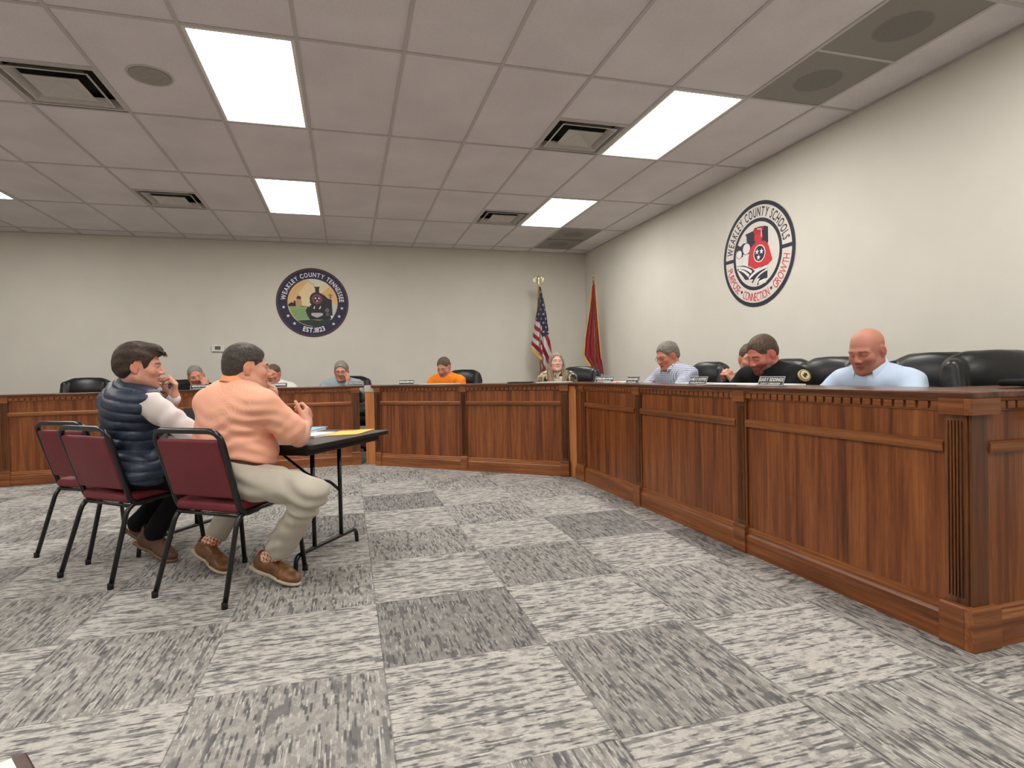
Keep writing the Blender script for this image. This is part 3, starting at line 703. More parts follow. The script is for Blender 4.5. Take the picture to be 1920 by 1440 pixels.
def head_frame(fwd, tilt=0.0):
    R = frame(fwd)
    if tilt:
        c, s = math.cos(tilt), math.sin(tilt); r, f, u = R
        R = np.array([c*r+s*u, f, -s*r+c*u])
    return R
class Head:
    """head in its own frame (x right, y forward, z up), placed at `c` with rows R, scaled by k"""
    def __init__(s, c, fwd, k=1.0, tilt=0.0, wide=1.0, jaw=1.0, mouth=0.0):
        s.c = A3(c); s.R = head_frame(fwd, tilt); s.k = k; s.wide = wide; s.jaw = jaw; s.mouth = mouth
    def P(s, x, y, z): return s.c+s.k*(np.array((x*s.wide, y, z))@s.R)
    def L(s, p): return ((p-s.c)@s.R.T)/s.k/np.array((s.wide, 1, 1))
    def e(s, c, r, rot=None):
        rr = s.R if rot is None else rot@s.R
        return Ell(s.P(*c), (r[0]*s.k*s.wide, r[1]*s.k, r[2]*s.k), rr)
    def cap(s, a, b, ra, rb=None): return Cap(s.P(*a), s.P(*b), ra*s.k, (ra if rb is None else rb)*s.k)
    def add(s, S, neck_to, neck_r=0.054):
        j = s.jaw
        S.u(s.e((0, -0.018, 0.036), (0.077, 0.097, 0.084)), 0.02)
        S.u(s.e((0, 0.022, -0.02), (0.064, 0.070, 0.085)), 0.03)
        S.u(s.e((0, 0.030, -0.068), (0.054*j, 0.052, 0.042)), 0.03)
        for x in (-1, 1):
            S.u(s.cap((x*0.058*j, -0.005, -0.055), (x*0.026*j, 0.060, -0.095), 0.016, 0.014), 0.03)
            S.u(s.e((x*0.040, 0.062, -0.022), (0.022, 0.022, 0.02)), 0.025)
            S.u(s.cap((x*0.012, 0.086, 0.022), (x*0.046, 0.070, 0.020), 0.009, 0.007), 0.018)
        S.u(s.e((0, 0.074, -0.100), (0.020*j, 0.017, 0.015)), 0.02)
        for x in (-1, 1): S.s_(s.e((x*0.031, 0.098, 0.003), (0.019, 0.018, 0.012)), 0.014)
        S.u(s.cap((0, 0.086, 0.012), (0, 0.110, -0.026), 0.0075, 0.0105), 0.012)
        for x in (-1, 1):
            S.u(s.e((x*0.0125, 0.098, -0.031), (0.0085, 0.011, 0.008)), 0.008)
            S.u(s.e((x*0.031, 0.0755, 0.003), (0.0125, 0.0125, 0.0115)), 0.002)
            S.u(s.cap((x*0.018, 0.087, 0.0105), (x*0.044, 0.078, 0.008), 0.0035), 0.004)
            S.u(s.cap((x*0.019, 0.084, -0.0065), (x*0.042, 0.077, -0.004), 0.003), 0.004)
        for x in (-1, 1):
            S.u(s.cap((x*0.001, 0.0905, -0.0575), (x*0.022, 0.082, -0.060), 0.0062, 0.004), 0.006)
            S.u(s.cap((x*0.001, 0.089, -0.0695), (x*0.018, 0.082, -0.067), 0.007, 0.004), 0.006)
        S.s_(s.cap((-0.023, 0.094, -0.0635), (0.023, 0.094, -0.0635), 0.0018+s.mouth), 0.003)
        for x in (-1, 1):    # ears
            ang = 0.35*x; c_, s_ = math.cos(ang), math.sin(ang)
            rot = np.array([(c_, s_, 0), (-s_, c_, 0), (0, 0, 1)])
            S.u(s.e((x*0.081, -0.012, -0.004), (0.0075, 0.021, 0.032), rot), 0.008)
            S.s_(s.e((x*0.089, -0.006, 0.002), (0.006, 0.010, 0.016), rot), 0.004)
            S.u(s.e((x*0.080, -0.001, -0.006), (0.006, 0.005, 0.006)), 0.004)
            S.u(s.e((x*0.079, -0.006, -0.030), (0.006, 0.008, 0.009)), 0.006)
        nt = A3(neck_to)
        S.u(Cap(s.P(0, -0.030, -0.045), nt, neck_r*s.k, neck_r*s.k*1.08), 0.03)
        S.u(Cap(s.P(0, 0.005, -0.080), nt, 0.040*s.k, neck_r*0.9*s.k), 0.03)
    def color(s, v, base, lip=(0.78, 0.45, 0.42), brow=None, beard=None, beard_amt=0.0, flush=0.0, eye=True):
        """base colour of each vertex of the skin (r,g,b linear)"""
        L = s.L(v); x, y, z = np.abs(L[:, 0]), L[:, 1], L[:, 2]
        col = np.tile(np.array(base[:3]), (len(v), 1)); near = (np.abs(L).max(1) < 0.16)
        def blend(m, c, amt=1.0):
            m = (np.clip(m, 0, 1)*near*amt)[:, None]; col[:] = col*(1-m)+np.array(c[:3])*m
        b3 = np.array(base[:3])
        fl = np.exp(-(((x-0.045)/0.02)**2+((y-0.06)/0.04)**2+((z+0.025)/0.025)**2)); blend(fl, b3*np.array((1.0, 0.70, 0.66)), 0.6+flush)
        fl = np.exp(-((x/0.016)**2+((y-0.11)/0.02)**2+((z+0.024)/0.016)**2)); blend(fl, b3*np.array((1.0, 0.68, 0.64)), 0.6)
        er = (x > 0.074)*(y < 0.02)*(np.abs(z) < 0.045); blend(er.astype(float), b3*np.array((1.0, 0.62, 0.56)), 0.6)
        if beard is not None and beard_amt > 0:
            q = np.clip((0.0-z-0.028-0.25*np.maximum(0, 0.05-x)*0)/0.02, 0, 1)*np.clip((y-0.0)/0.02, 0, 1)*np.clip((z+0.135)/0.02, 0, 1)
            q *= 1-np.exp(-(((x)/0.022)**2+((z+0.063)/0.009)**2))*(y > 0.07)
            q *= np.where((x < 0.018)*(z > -0.045), 0.0, 1.0)
            blend(q*(0.75+0.25*vnoise(v, 260)), beard, beard_amt)
        lp = ((x/0.025)**2+((z+0.0635)/0.0105)**2 < 1)*(y > 0.074); blend(lp.astype(float), b3*np.array(lip), 0.75)
        br = (np.abs(z-0.0235+0.15*(x-0.03)) < 0.0048)*(x > 0.012)*(x < 0.050)*(y > 0.05)
        blend(br.astype(float), brow if brow is not None else b3*0.3, 0.75)
        if eye == 'down':
            ln = (np.abs(z+0.0035+3.0*(x-0.031)**2*0) < 0.0016)*(np.abs(x-0.031) < 0.014)*(y > 0.074); blend(ln.astype(float), (0.06, 0.035, 0.03), 0.85)
            ln = ((np.abs(x-0.031) < 0.014)*(np.abs(z+0.008) < 0.0035)*(y > 0.07)).astype(float); blend(ln, b3*0.75, 0.5)
        elif eye:
            ee = (((x-0.031)/0.0125)**2+((z-0.0025)/0.0048)**2 < 1)*(y > 0.079); blend(ee.astype(float), (0.55, 0.52, 0.5))
            ir = (((x-0.031)/0.0050)**2+((z-0.0025)/0.005)**2 < 1)*(y > 0.079)*ee; blend(ir.astype(float), (0.035, 0.03, 0.03))
            ln = (np.abs(((x-0.031)/0.014)**2+((z-0.0025)/0.0062)**2-1) < 0.28)*(y > 0.074)*(z > 0.0025); blend(ln.astype(float), (0.06, 0.035, 0.03), 0.8)
        ms = (np.abs(z+0.0635) < 0.0018)*(x < 0.023)*(y > 0.07); blend(ms.astype(float), b3*0.25, 0.8)
        return col
    def hair(s, thick=0.013, line=0.062, back=-0.075, side=-0.02, temple=0.045, amp=0.003, seed=1, top=1.0, quiff=0.0, puff=0.0):
        """short hair cap: line = hairline height at the front, side = how low it comes before the ear"""
        S = Sdf()
        S.u(s.e((0, -0.020, 0.040), (0.077+thick*0.8, 0.097+thick, 0.084+thick*top)), 0.0)
        S.u(s.e((0, -0.055, -0.01), (0.060+thick*0.7, 0.058+thick, 0.062)), 0.03)
        if quiff: S.u(s.e((0, 0.060, 0.095), (0.052, 0.035+quiff, 0.026+quiff)), 0.03)
        if puff: S.u(s.e((0.02, -0.02, 0.115), (0.06, 0.07, 0.02+puff)), 0.03)
        def cut(p, d):
            L = s.L(p); x, y, z = np.abs(L[:, 0]), L[:, 1], L[:, 2]
            # boundary height as a function of y: low at nape, above the ear in the middle, up to the hairline in front
            zb = np.interp(y, [-0.12, -0.06, -0.035, -0.012, 0.018, 0.030, temple, temple+0.022, 0.075, 0.12],
                           [back, back, -0.04, 0.034, 0.034, side, side+0.012, line-0.012, line, line]).astype(f32)
            zb = zb+np.where(y > 0.03, (0.012*(1-(x/0.05)**2).clip(0, 1)), 0)
            return np.maximum(d, (zb-z)*0.7*s.k)-d
        S.d(cut)
        S.d(lambda p, d: amp*vnoise(s.L(p)*np.array((1, 0.35, 0.6)), 170, seed)+amp*0.8*vnoise(s.L(p), 60, seed+3))
        return S
def glasses(h, parent, dark=(20, 20, 22)):
    e = MB(); k = h.k
    for x in (-1, 1):
        pts = [h.P(x*0.032+0.022*math.cos(a), 0.098-0.006*abs(math.cos(a)), 0.000+0.0155*math.sin(a)) for a in [2*math.pi*i/20 for i in range(20)]]
        e.tube(pts, 0.0016*k, 6, closed=True)
        e.tube([h.P(x*0.055, 0.092, 0.006), h.P(x*0.078, 0.06, 0.008), h.P(x*0.082, -0.01, 0.008)], 0.0016*k, 6)
    e.tube([h.P(-0.01, 0.10, 0.003), h.P(0, 0.103, 0.006), h.P(0.01, 0.10, 0.003)], 0.0016*k, 6)
    return e.build('glasses', plain('glasses_frame', srgb(*dark), 0.3), parent, smooth=True)

def hand(S, wrist, d, n, k=1.0, curl=0.5, side=1, thumb=0.5, spread=0.10, curls=None, thumb_dir=None):
    """open-ish hand: d = direction wrist->knuckles, n = palm normal (the side the fingers curl to), side=+1 thumb on d x n side"""
    d = unit(d); n = unit(np.array(n)-d*np.dot(n, d)); s = np.cross(d, n)*side       # s points to the thumb side
    w = A3(wrist); K = lambda a, b, c: w+k*(d*a+s*b+n*c)
    S.u(Cap(K(-0.02, 0, 0), K(0.02, 0, 0), 0.024*k, 0.026*k), 0.02)
    for b, ln in ((0.027, 0.083), (0.009, 0.088), (-0.009, 0.084), (-0.026, 0.076)):
        S.u(Cap(K(0.015, b*0.75, 0), K(ln-0.006, b, 0), 0.0155*k, 0.0115*k), 0.012)
    S.u(Cap(K(0.02, 0.022, 0.008), K(0.055, 0.030, 0.010), 0.016*k, 0.012*k), 0.015)
    Ls = ((0.040, 0.024, 0.019), (0.045, 0.028, 0.020), (0.041, 0.026, 0.020), (0.032, 0.020, 0.018))
    for i, (b, kn) in enumerate(((0.028, 0.082), (0.0095, 0.088), (-0.0095, 0.084), (-0.0275, 0.075))):
        p = K(kn, b, 0); cc = curls[i] if curls is not None else curl*(0.85+0.12*i); ang = 0; sp = (1.5-i)*spread
        r = (0.0092, 0.0095, 0.009, 0.008)[i]*k
        for jn, ln in enumerate(Ls[i]):
            ang += cc*(0.9 if jn == 0 else 1.15 if jn == 1 else 0.8)
            dd = (d*math.cos(sp)+s*math.sin(sp))*math.cos(ang)+n*math.sin(ang)
            q = p+dd*ln*k; S.u(Cap(p, q, r, r*0.92), 0.004 if jn else 0.008); p = q; r *= 0.92
    b0 = K(0.018, 0.024, 0.008); td = thumb_dir if thumb_dir is not None else d*0.62+s*(0.75-0.5*thumb)+n*(0.55*thumb+0.1)
    td = unit(td); p1 = b0+td*0.042*k; t2 = unit(td+d*0.15+n*0.25*thumb); p2 = p1+t2*0.033*k; t3 = unit(t2+n*0.3*thumb+d*0.1); p3 = p2+t3*0.025*k
    S.u(Cap(b0, p1, 0.0145*k, 0.011*k), 0.012); S.u(Cap(p1, p2, 0.0105*k, 0.010*k), 0.004); S.u(Cap(p2, p3, 0.0098*k, 0.008*k), 0.003)

def person_root(loc, label, group=None):
    return empty('person', loc, 0, label, 'person', group)
class Body:
    """joints in world coordinates are turned into coordinates about the person's own root"""
    def __init__(s, root, J, fwd, w=1.0, fat=1.0, arm=1.0):
        s.o = A3(*root); s.J = {k: A3(v)-s.o for k, v in J.items()}; s.w = w; s.fat = fat; s.arm = arm; s.extra = []
        up = unit(s.J['neck']-s.J['pelvis']); f = A3(fwd); f = unit(f-up*(f@up)); s.up = up; s.f = f; s.r = np.cross(f, up)
        s.R = np.array([s.r, f, up]); s.Rz = frame(fwd)
    def __getattr__(s, k): return s.J[k]
    def torso(s, S, t=0.0, pelvis=True):
        P, N = s.pelvis, s.neck; w, ft = s.w, s.fat; L = lambda a: P+(N-P)*a
        if pelvis: S.u(Ell(P+s.f*0.005, (0.170*w+t, 0.125*ft+t, 0.12+t), s.Rz), 0.03)
        S.u(Ell(L(0.28)+s.f*0.025*ft, (0.158*w+t, 0.122*ft+t, 0.15+t), s.R), 0.05)
        S.u(Ell(L(0.60)+s.f*0.005, (0.165*w+t, 0.118*(0.5+0.5*ft)+t, 0.175+t), s.R), 0.05)
        mid = (s.shL+s.shR)/2
        for a_, df, dr, (ra, rb, rc) in s.extra: S.u(Ell(L(a_)+s.f*df+s.r*dr, (ra+t, rb+t, rc+t), s.R), 0.06)
        S.u(Ell(L(0.82)-s.f*0.02, (0.165*w+t, 0.095+t, 0.115+t), s.R), 0.06)
        S.u(Ell(mid*0.55+L(0.78)*0.45, (0.155*w+t, 0.092+t, 0.085+t), s.R), 0.05)
        for sh in (s.shL, s.shR):
            S.u(Cap(mid+(sh-mid)*0.35, sh, 0.066+t, 0.053+t), 0.07)
            S.u(Cap(N-s.up*0.01, mid+(sh-mid)*0.75+s.up*0.01, 0.050+t, 0.045+t), 0.05)
    def sleeve(s, S, side, t=0.0, full=True, upto=1.0, wristr=None):
        sh, el, wr = s.J['sh'+side], s.J['el'+side], s.J['wr'+side]; a = s.arm
        e2 = sh+(el-sh)*upto
        S.u(Cap(sh, e2, 0.054*a+t, (0.054+(0.041-0.054)*upto)*a+t), 0.03)
        if full:
            S.u(Ell(el+(wr-el)*0.3, (0.040*a+t,)*3), 0.03)
            S.u(Cap(el, wr, 0.040*a+t, (0.027*a+t) if wristr is None else wristr), 0.02)
    def leg(s, S, side, t=0.0, upto=1.0, cuff=None):
        h, k, a = s.J['hip'+side], s.J['kn'+side], s.J['an'+side]
        S.u(Cap(h, k, 0.085*s.w+t, 0.060+t), 0.035); a2 = k+(a-k)*upto
        S.u(Ell(k+(a-k)*0.25, (0.056+t,)*3), 0.03)
        S.u(Cap(k, a2, 0.056+t, (0.038+t) if cuff is None else cuff), 0.02)
    def foot(s, S, side, t=0.0):
        a, to, he = s.J['an'+side], s.J['toe'+side], s.J['heel'+side]
        S.u(Cap(he+(to-he)*0.12+(0, 0, 0.035), to+(he-to)*0.12+(0, 0, 0.025), 0.034+t, 0.026+t), 0.02); S.u(Cap(a, he+(to-he)*0.25+(0, 0, 0.04), 0.038+t, 0.036+t), 0.03)
def folds(amp=0.004, f1=28, seed=1, stretch=(0.5, 0.5, 1.5)):
    st = np.array(stretch, f32)
    return lambda p, d: amp*vnoise(p*st, f1, seed)+amp*0.5*vnoise(p*st[::-1], f1*1.9, seed+2)
def crease(c, n, R, amp=0.006, freq=90, along=None):
    """a fan of folds around a point, running across n"""
    c = A3(c); n = unit(n)
    def fn(p, d):
        q = p-c.astype(f32); r = np.sqrt((q*q).sum(1)); ph = q@n.astype(f32)
        side = q@unit(np.cross(n, (0.3, 0.5, 0.8))).astype(f32)
        return -amp*np.exp(-(r/R)**2)*np.sin(ph*freq+3*np.sin(side*18))
    return fn
def collar(parent, B, mat, r=0.062, h=0.035, flare=0.018, open_=40, lean=0.006, name='collar', N=None, up=None, thick=0.004):
    """a folded shirt collar: a stand ring round the neck with a turned down leaf, open at the front"""
    N = B.neck if N is None else N; up = B.up if up is None else unit(up); f = unit(B.f-up*(B.f@up)); rr = np.cross(f, up)
    vs = []; fs = []; n = 40; prof = [(r, -0.025), (r, h*0.75), (r+0.003, h), (r+0.008, h), (r+flare, 0.002), (r+flare+0.001, -0.004), (r+flare-thick, -0.002), (r+0.004, h*0.7), (r+thick, -0.02)]
    m = len(prof); a0 = math.radians(open_); 
    for i in range(n+1):
        a = math.pi/2+a0/2+(2*math.pi-a0)*i/n; e = abs(i-n/2)/(n/2); ext = 0.020*max(0, e-0.8)/0.2
        for j, (q, z) in enumerate(prof):
            zz = z-(ext if j in (4, 5, 6) else 0)-0.018*e*e; qq = q+(ext*0.3 if j in (4, 5, 6) else 0)
            vs.append(tuple(N+rr*math.cos(a)*qq*1.0+f*math.sin(a)*qq*1.08+up*zz))
    for i in range(n):
        for j in range(m): fs.append((i*m+j, i*m+(j+1) % m, (i+1)*m+(j+1) % m, (i+1)*m+j))
    fs += [tuple(range(m)), tuple(range(n*m, (n+1)*m))[::-1]]
    b = MB(); b.add(vs, fs); return b.build(name, mat, parent, smooth=True)

SK = dict(fair=srgb(226, 172, 148), red=srgb(205, 134, 112), tan=srgb(214, 158, 130), pale=srgb(232, 188, 168))
m_skin = skin_mat()
# ------------------------------------------------------------------ man in the peach polo
root = person_root((-0.60, 3.18, 0), 'person in a peach polo and khaki trousers, sitting with an elbow on the table')
JA = dict(head=(-0.488, 3.207, 1.109), neck=(-0.528, 3.222, 0.992), chest=(-0.578, 3.212, 0.867), shR=(-0.400, 3.045, 0.928), shL=(-0.705, 3.360, 0.932), pelvis=(-0.580, 3.212, 0.590),
  elR=(-0.248, 3.128, 0.748), wrR=(-0.222, 3.300, 0.800), elL=(-0.565, 3.480, 0.752), wrL=(-0.375, 3.318, 0.915),
  hipR=(-0.505, 3.125, 0.565), knR=(-0.172, 2.885, 0.508), anR=(-0.372, 3.150, 0.165), toeR=(-0.268, 3.085, 0.004), heelR=(-0.500, 3.270, 0.062),
  hipL=(-0.650, 3.300, 0.563), knL=(-0.560, 3.640, 0.480), anL=(-0.745, 3.530, 0.160), toeL=(-0.660, 3.415, 0.004), heelL=(-0.838, 3.585, 0.090))
A = Body((-0.60, 3.18, 0), JA, (0.834, 0.552, 0), w=1.22, fat=1.25, arm=1.15)
A.extra = [(0.40, -0.035, -0.045, (0.205, 0.120, 0.20)), (0.70, -0.035, -0.02, (0.20, 0.10, 0.15))]
hA = Head(A.head, (0.968, 0.246, -0.07), 0.99, wide=1.02, jaw=1.08)
def bodyA():
    S = Sdf(); A.torso(S, -0.024)
    for sd in 'LR': A.leg(S, sd, -0.020); A.foot(S, sd, -0.008); A.sleeve(S, sd, -0.001)
    hA.add(S, A.neck, 0.062)
    hand(S, A.wrR, (0.12, 0.42, 0.62), (-0.75, 0.35, 0.1), 1.05, curl=1.05, side=1, thumb_dir=A3((-0.34, 0.05, 0.94)))
    hand(S, A.wrL, (-0.02, -0.10, 1.0), (-0.75, -0.25, 0.0), 1.0, curl=1.0, side=-1, thumb=0.7)
    return S
sdf_obj('body', bodyA(), m_skin, root, 0.0036, color=lambda v: hA.color(v, srgb(216, 166, 143), brow=srgb(70, 50, 40)))
m_polo = None
def polo_mat():
    t = NT('peach_polo_knit'); sep = t.n('ShaderNodeSeparateXYZ'); t.l(t.coord(), sep.inputs[0])
    g = t.math('ADD', t.math('MULTIPLY', sep.outputs[0], 0.55), t.math('MULTIPLY', sep.outputs[1], 0.8))
    s1 = t.math('SINE', t.math('MULTIPLY', t.math('ADD', g, t.math('MULTIPLY', sep.outputs[2], 0.9)), 2*math.pi/0.009))
    s2 = t.math('SINE', t.math('MULTIPLY', t.math('SUBTRACT', g, t.math('MULTIPLY', sep.outputs[2], 0.9)), 2*math.pi/0.009))
    m = t.math('GREATER_THAN', t.math('MULTIPLY', s1, s2), 0.35)
    t.base(t.mix(t.math('MULTIPLY', m, 0.5), srgb(244, 176, 146), srgb(250, 208, 192)), 0.85, 0, 0.2)
    t.bump(t.noise(t.coord(), 600, 2), 0.15, 0.001); return t.m
m_polo = polo_mat(); m_polo_collar = cloth('peach_collar', srgb(246, 166, 118))
def hipA(t=0.0):
    S = Sdf(); S.u(Ell(A.pelvis-A3(0, 0, 0.005), (0.212+t, 0.150+t, 0.125+t), A.Rz), 0.03)
    S.u(Ell(A.pelvis+(A.neck-A.pelvis)*0.24+A.f*0.030, (0.200+t, 0.160+t, 0.15+t), A.R), 0.05)
    return S
HN = unit(A3(0, 0, 1)+A.f*0.25)
def poloA():
    S = Sdf(); A.torso(S, 0.010); S.u(Ell(A.pelvis+(A.neck-A.pelvis)*0.27+A.f*0.030, (0.206, 0.170, 0.14), A.R), 0.05)
    for sd in 'LR':
        sh, el = A.J['sh'+sd], A.J['el'+sd]; S.u(Cap(sh, sh+(el-sh)*0.74, 0.070, 0.078), 0.03)
    up = A.up; S.i(Half(A.pelvis+A3(0, 0, 0.064), -HN), 0.012)
    S.s_(Cap(A.neck-up*0.02, hA.c, 0.058, 0.07), 0.012)
    S.d(folds(0.0035, 20, 3))
    S.d(crease(A.pelvis+A3(0, 0, 0.10)+A.f*0.03-A3(0, 0.1, 0), (0.15, 0.1, 1), 0.17, 0.007, 95)); S.d(crease(A.shR+A3(-0.03, -0.01, -0.09), (0.35, 0.1, 0.9), 0.11, 0.006, 120))
    S.d(crease(A.shR+(A.elR-A.shR)*0.6, (0.4, 0.3, -0.8), 0.08, 0.004, 110))
    return S
sdf_obj('polo_shirt', poloA(), m_polo, root, 0.0045)
collar(root, A, m_polo_collar, 0.080, 0.038, 0.016, open_=50, up=(A.up+A3(0.15, 0.1, 0.3)), N=A.neck+A.up*0.034)
m_khaki = cloth('khaki_twill', srgb(188, 181, 166), 0.25, 700)
def pantsA():
    S = hipA()
    for sd in 'LR': A.leg(S, sd, 0.010, upto=0.88, cuff=0.070 if sd == 'R' else 0.060)
    S.i(Half(A.pelvis+A3(0, 0, 0.050), HN), 0.004)
    for sd in 'LR':
        k, a = A.J['kn'+sd], A.J['an'+sd]; n = unit(a-k); 
        S.s_(Ell(k+(a-k)*0.88+n*0.055, (0.056, 0.056, 0.05)), 0.004)
    S.d(folds(0.0055, 30, 5, (0.9, 0.9, 0.9)))
    S.d(crease(A.knR+A3(-0.03, 0.02, -0.05), (0.6, -0.1, 0.8), 0.11, 0.012, 80)); S.d(crease(A.hipR+A3(0.07, -0.03, 0.04), (0.5, -0.3, 0.75), 0.15, 0.012, 75)); S.d(crease(A.anR+A3(0.01, -0.01, 0.09), (0.3, 0.1, 1), 0.11, 0.009, 90))
    S.d(crease(A.hipR*0.4+A.knR*0.6, (0.3, -0.3, 0.8), 0.09, 0.004, 70))
    return S
sdf_obj('trousers', pantsA(), m_khaki, root, 0.0045)
def belt(B, z, rx, ry, mat, parent, h=0.034):
    n = unit(A3(0, 0, 1)+B.f*0.25); r = unit(np.cross(B.Rz[1], n)); f = np.cross(n, r); b = MB(); vs = []; N = 48
    for i in range(N):
        a = 2*math.pi*i/N
        for q, zz in ((0, -h/2), (0.004, -h/2), (0.004, h/2), (0, h/2)):
            vs.append(tuple(B.pelvis+A3(0, 0, z)+r*math.cos(a)*(rx+q)+f*math.sin(a)*(ry+q)+n*zz))
    fs = [(i*4+j, i*4+(j+1) % 4, ((i+1) % N)*4+(j+1) % 4, ((i+1) % N)*4+j) for i in range(N) for j in range(4)]
    b.add(vs, fs); return b.build('belt', mat, parent, smooth=False)
Sb = hipA(0.006); Sb.i(Half(A.pelvis+A3(0, 0, 0.078), HN), 0.003).i(Half(A.pelvis+A3(0, 0, 0.042), -HN), 0.003); sdf_obj('belt', Sb, plain('belt_leather', srgb(92, 40, 28), 0.4), root, 0.0045)
def sock_mat():
    t = NT('checkered_sock'); ch = t.n('ShaderNodeTexChecker'); ch.inputs['Scale'].default_value = 68
    t.l(t.coord(rot=(0.3, 0.4, 0.62)), ch.inputs['Vector']); ch.inputs['Color1'].default_value = srgb(240, 216, 200); ch.inputs['Color2'].default_value = srgb(196, 104, 76)
    t.base(ch.outputs[0], 0.9, 0, 0.1); return t.m
m_sock = sock_mat()
def shoe(B, sd, parent, m_up, m_sole, k=1.0, boot=0.0, name='shoe'):
    he, to, an = B.J['heel'+sd], B.J['toe'+sd], B.J['an'+sd]
    d = unit(to-he); L = np.linalg.norm(to-he); rt = unit(np.cross(d, (0, 0, 1))); up = np.cross(rt, d)
    K = lambda a, b, c: he+d*a*L+rt*b+up*c
    # flex: the toe part lies flat on the floor
    toe_z = -min(he[2]-0.0, 0.0)
    R = np.array([rt, d, up])
    S = Sdf()
    S.u(Cap(K(0.13, 0, 0.045), K(0.30, 0, 0.05), 0.036, 0.038), 0.02).u(Cap(K(0.25, 0, 0.045), K(0.70, 0, 0.038), 0.036, 0.040), 0.03)
    S.u(Ell(K(0.78, 0.002, 0.030), (0.046, 0.075, 0.032), R), 0.02).u(Cap(K(0.42, 0, 0.065), K(0.62, 0, 0.05), 0.030, 0.026), 0.02)
    S.u(Cap(K(0.20, 0, 0.05), he*0.25+to*0.05+an*0.7 if False else K(0.22, 0, 0.085+boot), 0.036, 0.040), 0.02)
    S.s_(Cap(K(0.24, 0, 0.10+boot), K(0.26, 0, 0.2+boot), 0.034, 0.045), 0.006)
    S.i(Half(K(0, 0, 0.016), -up), 0.002)
    S.d(lambda p, dd: 0.0012*vnoise(p, 120, 2)-0.0015*np.sin(((p-he)@d)*190)*np.exp(-((((p-he)@d)/L-0.68)/0.09)**2))
    o = sdf_obj(name, S, m_up, parent, 0.0036)
    Q = Sdf(); Q.u(Box(K(0.15, 0, 0.010), (0.034, 0.055, 0.013), 0.012, R), 0.01).u(Box(K(0.45, 0, 0.010), (0.034, 0.09, 0.012), 0.011, R), 0.02).u(Ell(K(0.76, 0.002, 0.010), (0.049, 0.085, 0.02), R), 0.015)
    Q.i(Half(K(0, 0, 0.019), up), 0.002).i(Half(K(0, 0, -0.003), -up), 0.002)
    sdf_obj('sole', Q, m_sole, o, 0.004)
    lace = MB()
    for a, z in ((0.40, 0.100), (0.46, 0.093), (0.52, 0.086)): lace.tube([K(a, -0.020, z-0.010), K(a+0.01, 0, z), K(a, 0.020, z-0.010)], 0.002, 6)
    lace.build('laces', m_up, o, smooth=True)
    return o
m_shoe = plain('brown_leather', srgb(118, 78, 42), 0.42, var=0.25, nscale=18); m_sole = plain('sole_cream', srgb(196, 182, 158), 0.7)
for sd in 'RL':
    shoe(A, sd, root, m_shoe, m_sole)
    he, to, an, kn = A.J['heel'+sd], A.J['toe'+sd], A.J['an'+sd], A.J['kn'+sd]
    S = Sdf().u(Cap(he+(to-he)*0.24+A3(0, 0, 0.065), an, 0.036, 0.042), 0.02).u(Cap(an, an+(kn-an)*0.2, 0.040, 0.046), 0.02)
    sdf_obj('sock', S, m_sock, root, 0.005)
sdf_obj('hair', hA.hair(0.007, line=0.066, back=-0.062, side=-0.022, amp=0.0018, seed=4, top=1.25), hair_mat('hair_dark_grey', srgb(34, 30, 27), srgb(88, 78, 70)), root, 0.0036)
tag(MB().box(-0.004, 0.004, -0.004, 0.004, -0.002, 0.002).build('button', plain('button', srgb(230, 220, 210), 0.5), root, loc=tuple(A.neck+A.f*0.06-A.up*0.06)))

# ------------------------------------------------------------------ man in the navy vest
root = person_root((-1.20, 3.67, 0), 'person in a navy quilted vest over a white shirt, hand at his chin')
JB = dict(head=(-1.085, 3.586, 1.132), neck=(-1.146, 3.640, 1.008), chest=(-1.195, 3.669, 0.833), shR=(-1.023, 3.500, 0.930), shL=(-1.310, 3.830, 0.935), pelvis=(-1.185, 3.700, 0.580),
  elR=(-0.830, 3.515, 0.758), wrR=(-0.680, 3.680, 0.752), elL=(-1.153, 3.965, 0.750), wrL=(-0.975, 3.765, 0.945),
  hipR=(-1.120, 3.555, 0.560), knR=(-0.905, 3.730, 0.475), anR=(-1.110, 3.820, 0.170), toeR=(-0.995, 3.740, 0.004), heelR=(-1.225, 3.890, 0.090),
  hipL=(-1.250, 3.787, 0.560), knL=(-1.000, 4.060, 0.475), anL=(-1.250, 4.000, 0.190), toeL=(-1.080, 3.930, 0.004), heelL=(-1.330, 4.070, 0.130))
B = Body((-1.20, 3.67, 0), JB, (0.942, 0.337, 0), w=1.03, fat=1.08, arm=1.1)
hB = Head(B.head, (0.990, 0.075, -0.06), 1.0, wide=0.98)
def bodyB():
    S = Sdf(); B.torso(S, -0.008)
    for sd in 'LR': B.leg(S, sd, -0.012); B.foot(S, sd, -0.008); B.sleeve(S, sd, -0.003)
    hB.add(S, B.neck, 0.057)
    hand(S, B.wrL, (0.10, 0.12, 1.0), (-1.0, -0.25, 0.12), 1.08, curl=0.95, side=-1, thumb=0.9)
    hand(S, B.wrR, (0.5, 0.8, 0.0), (0.1, 0.1, -1), 1.0, curl=0.3, side=-1, thumb=0.3)
    return S
sdf_obj('body', bodyB(), m_skin, root, 0.0036, color=lambda v: hB.color(v, srgb(214, 160, 138), brow=srgb(50, 36, 28), beard=srgb(120, 84, 64), beard_amt=0.35))
m_white = cloth('white_shirt_cotton', srgb(226, 218, 216), 0.1, 600)
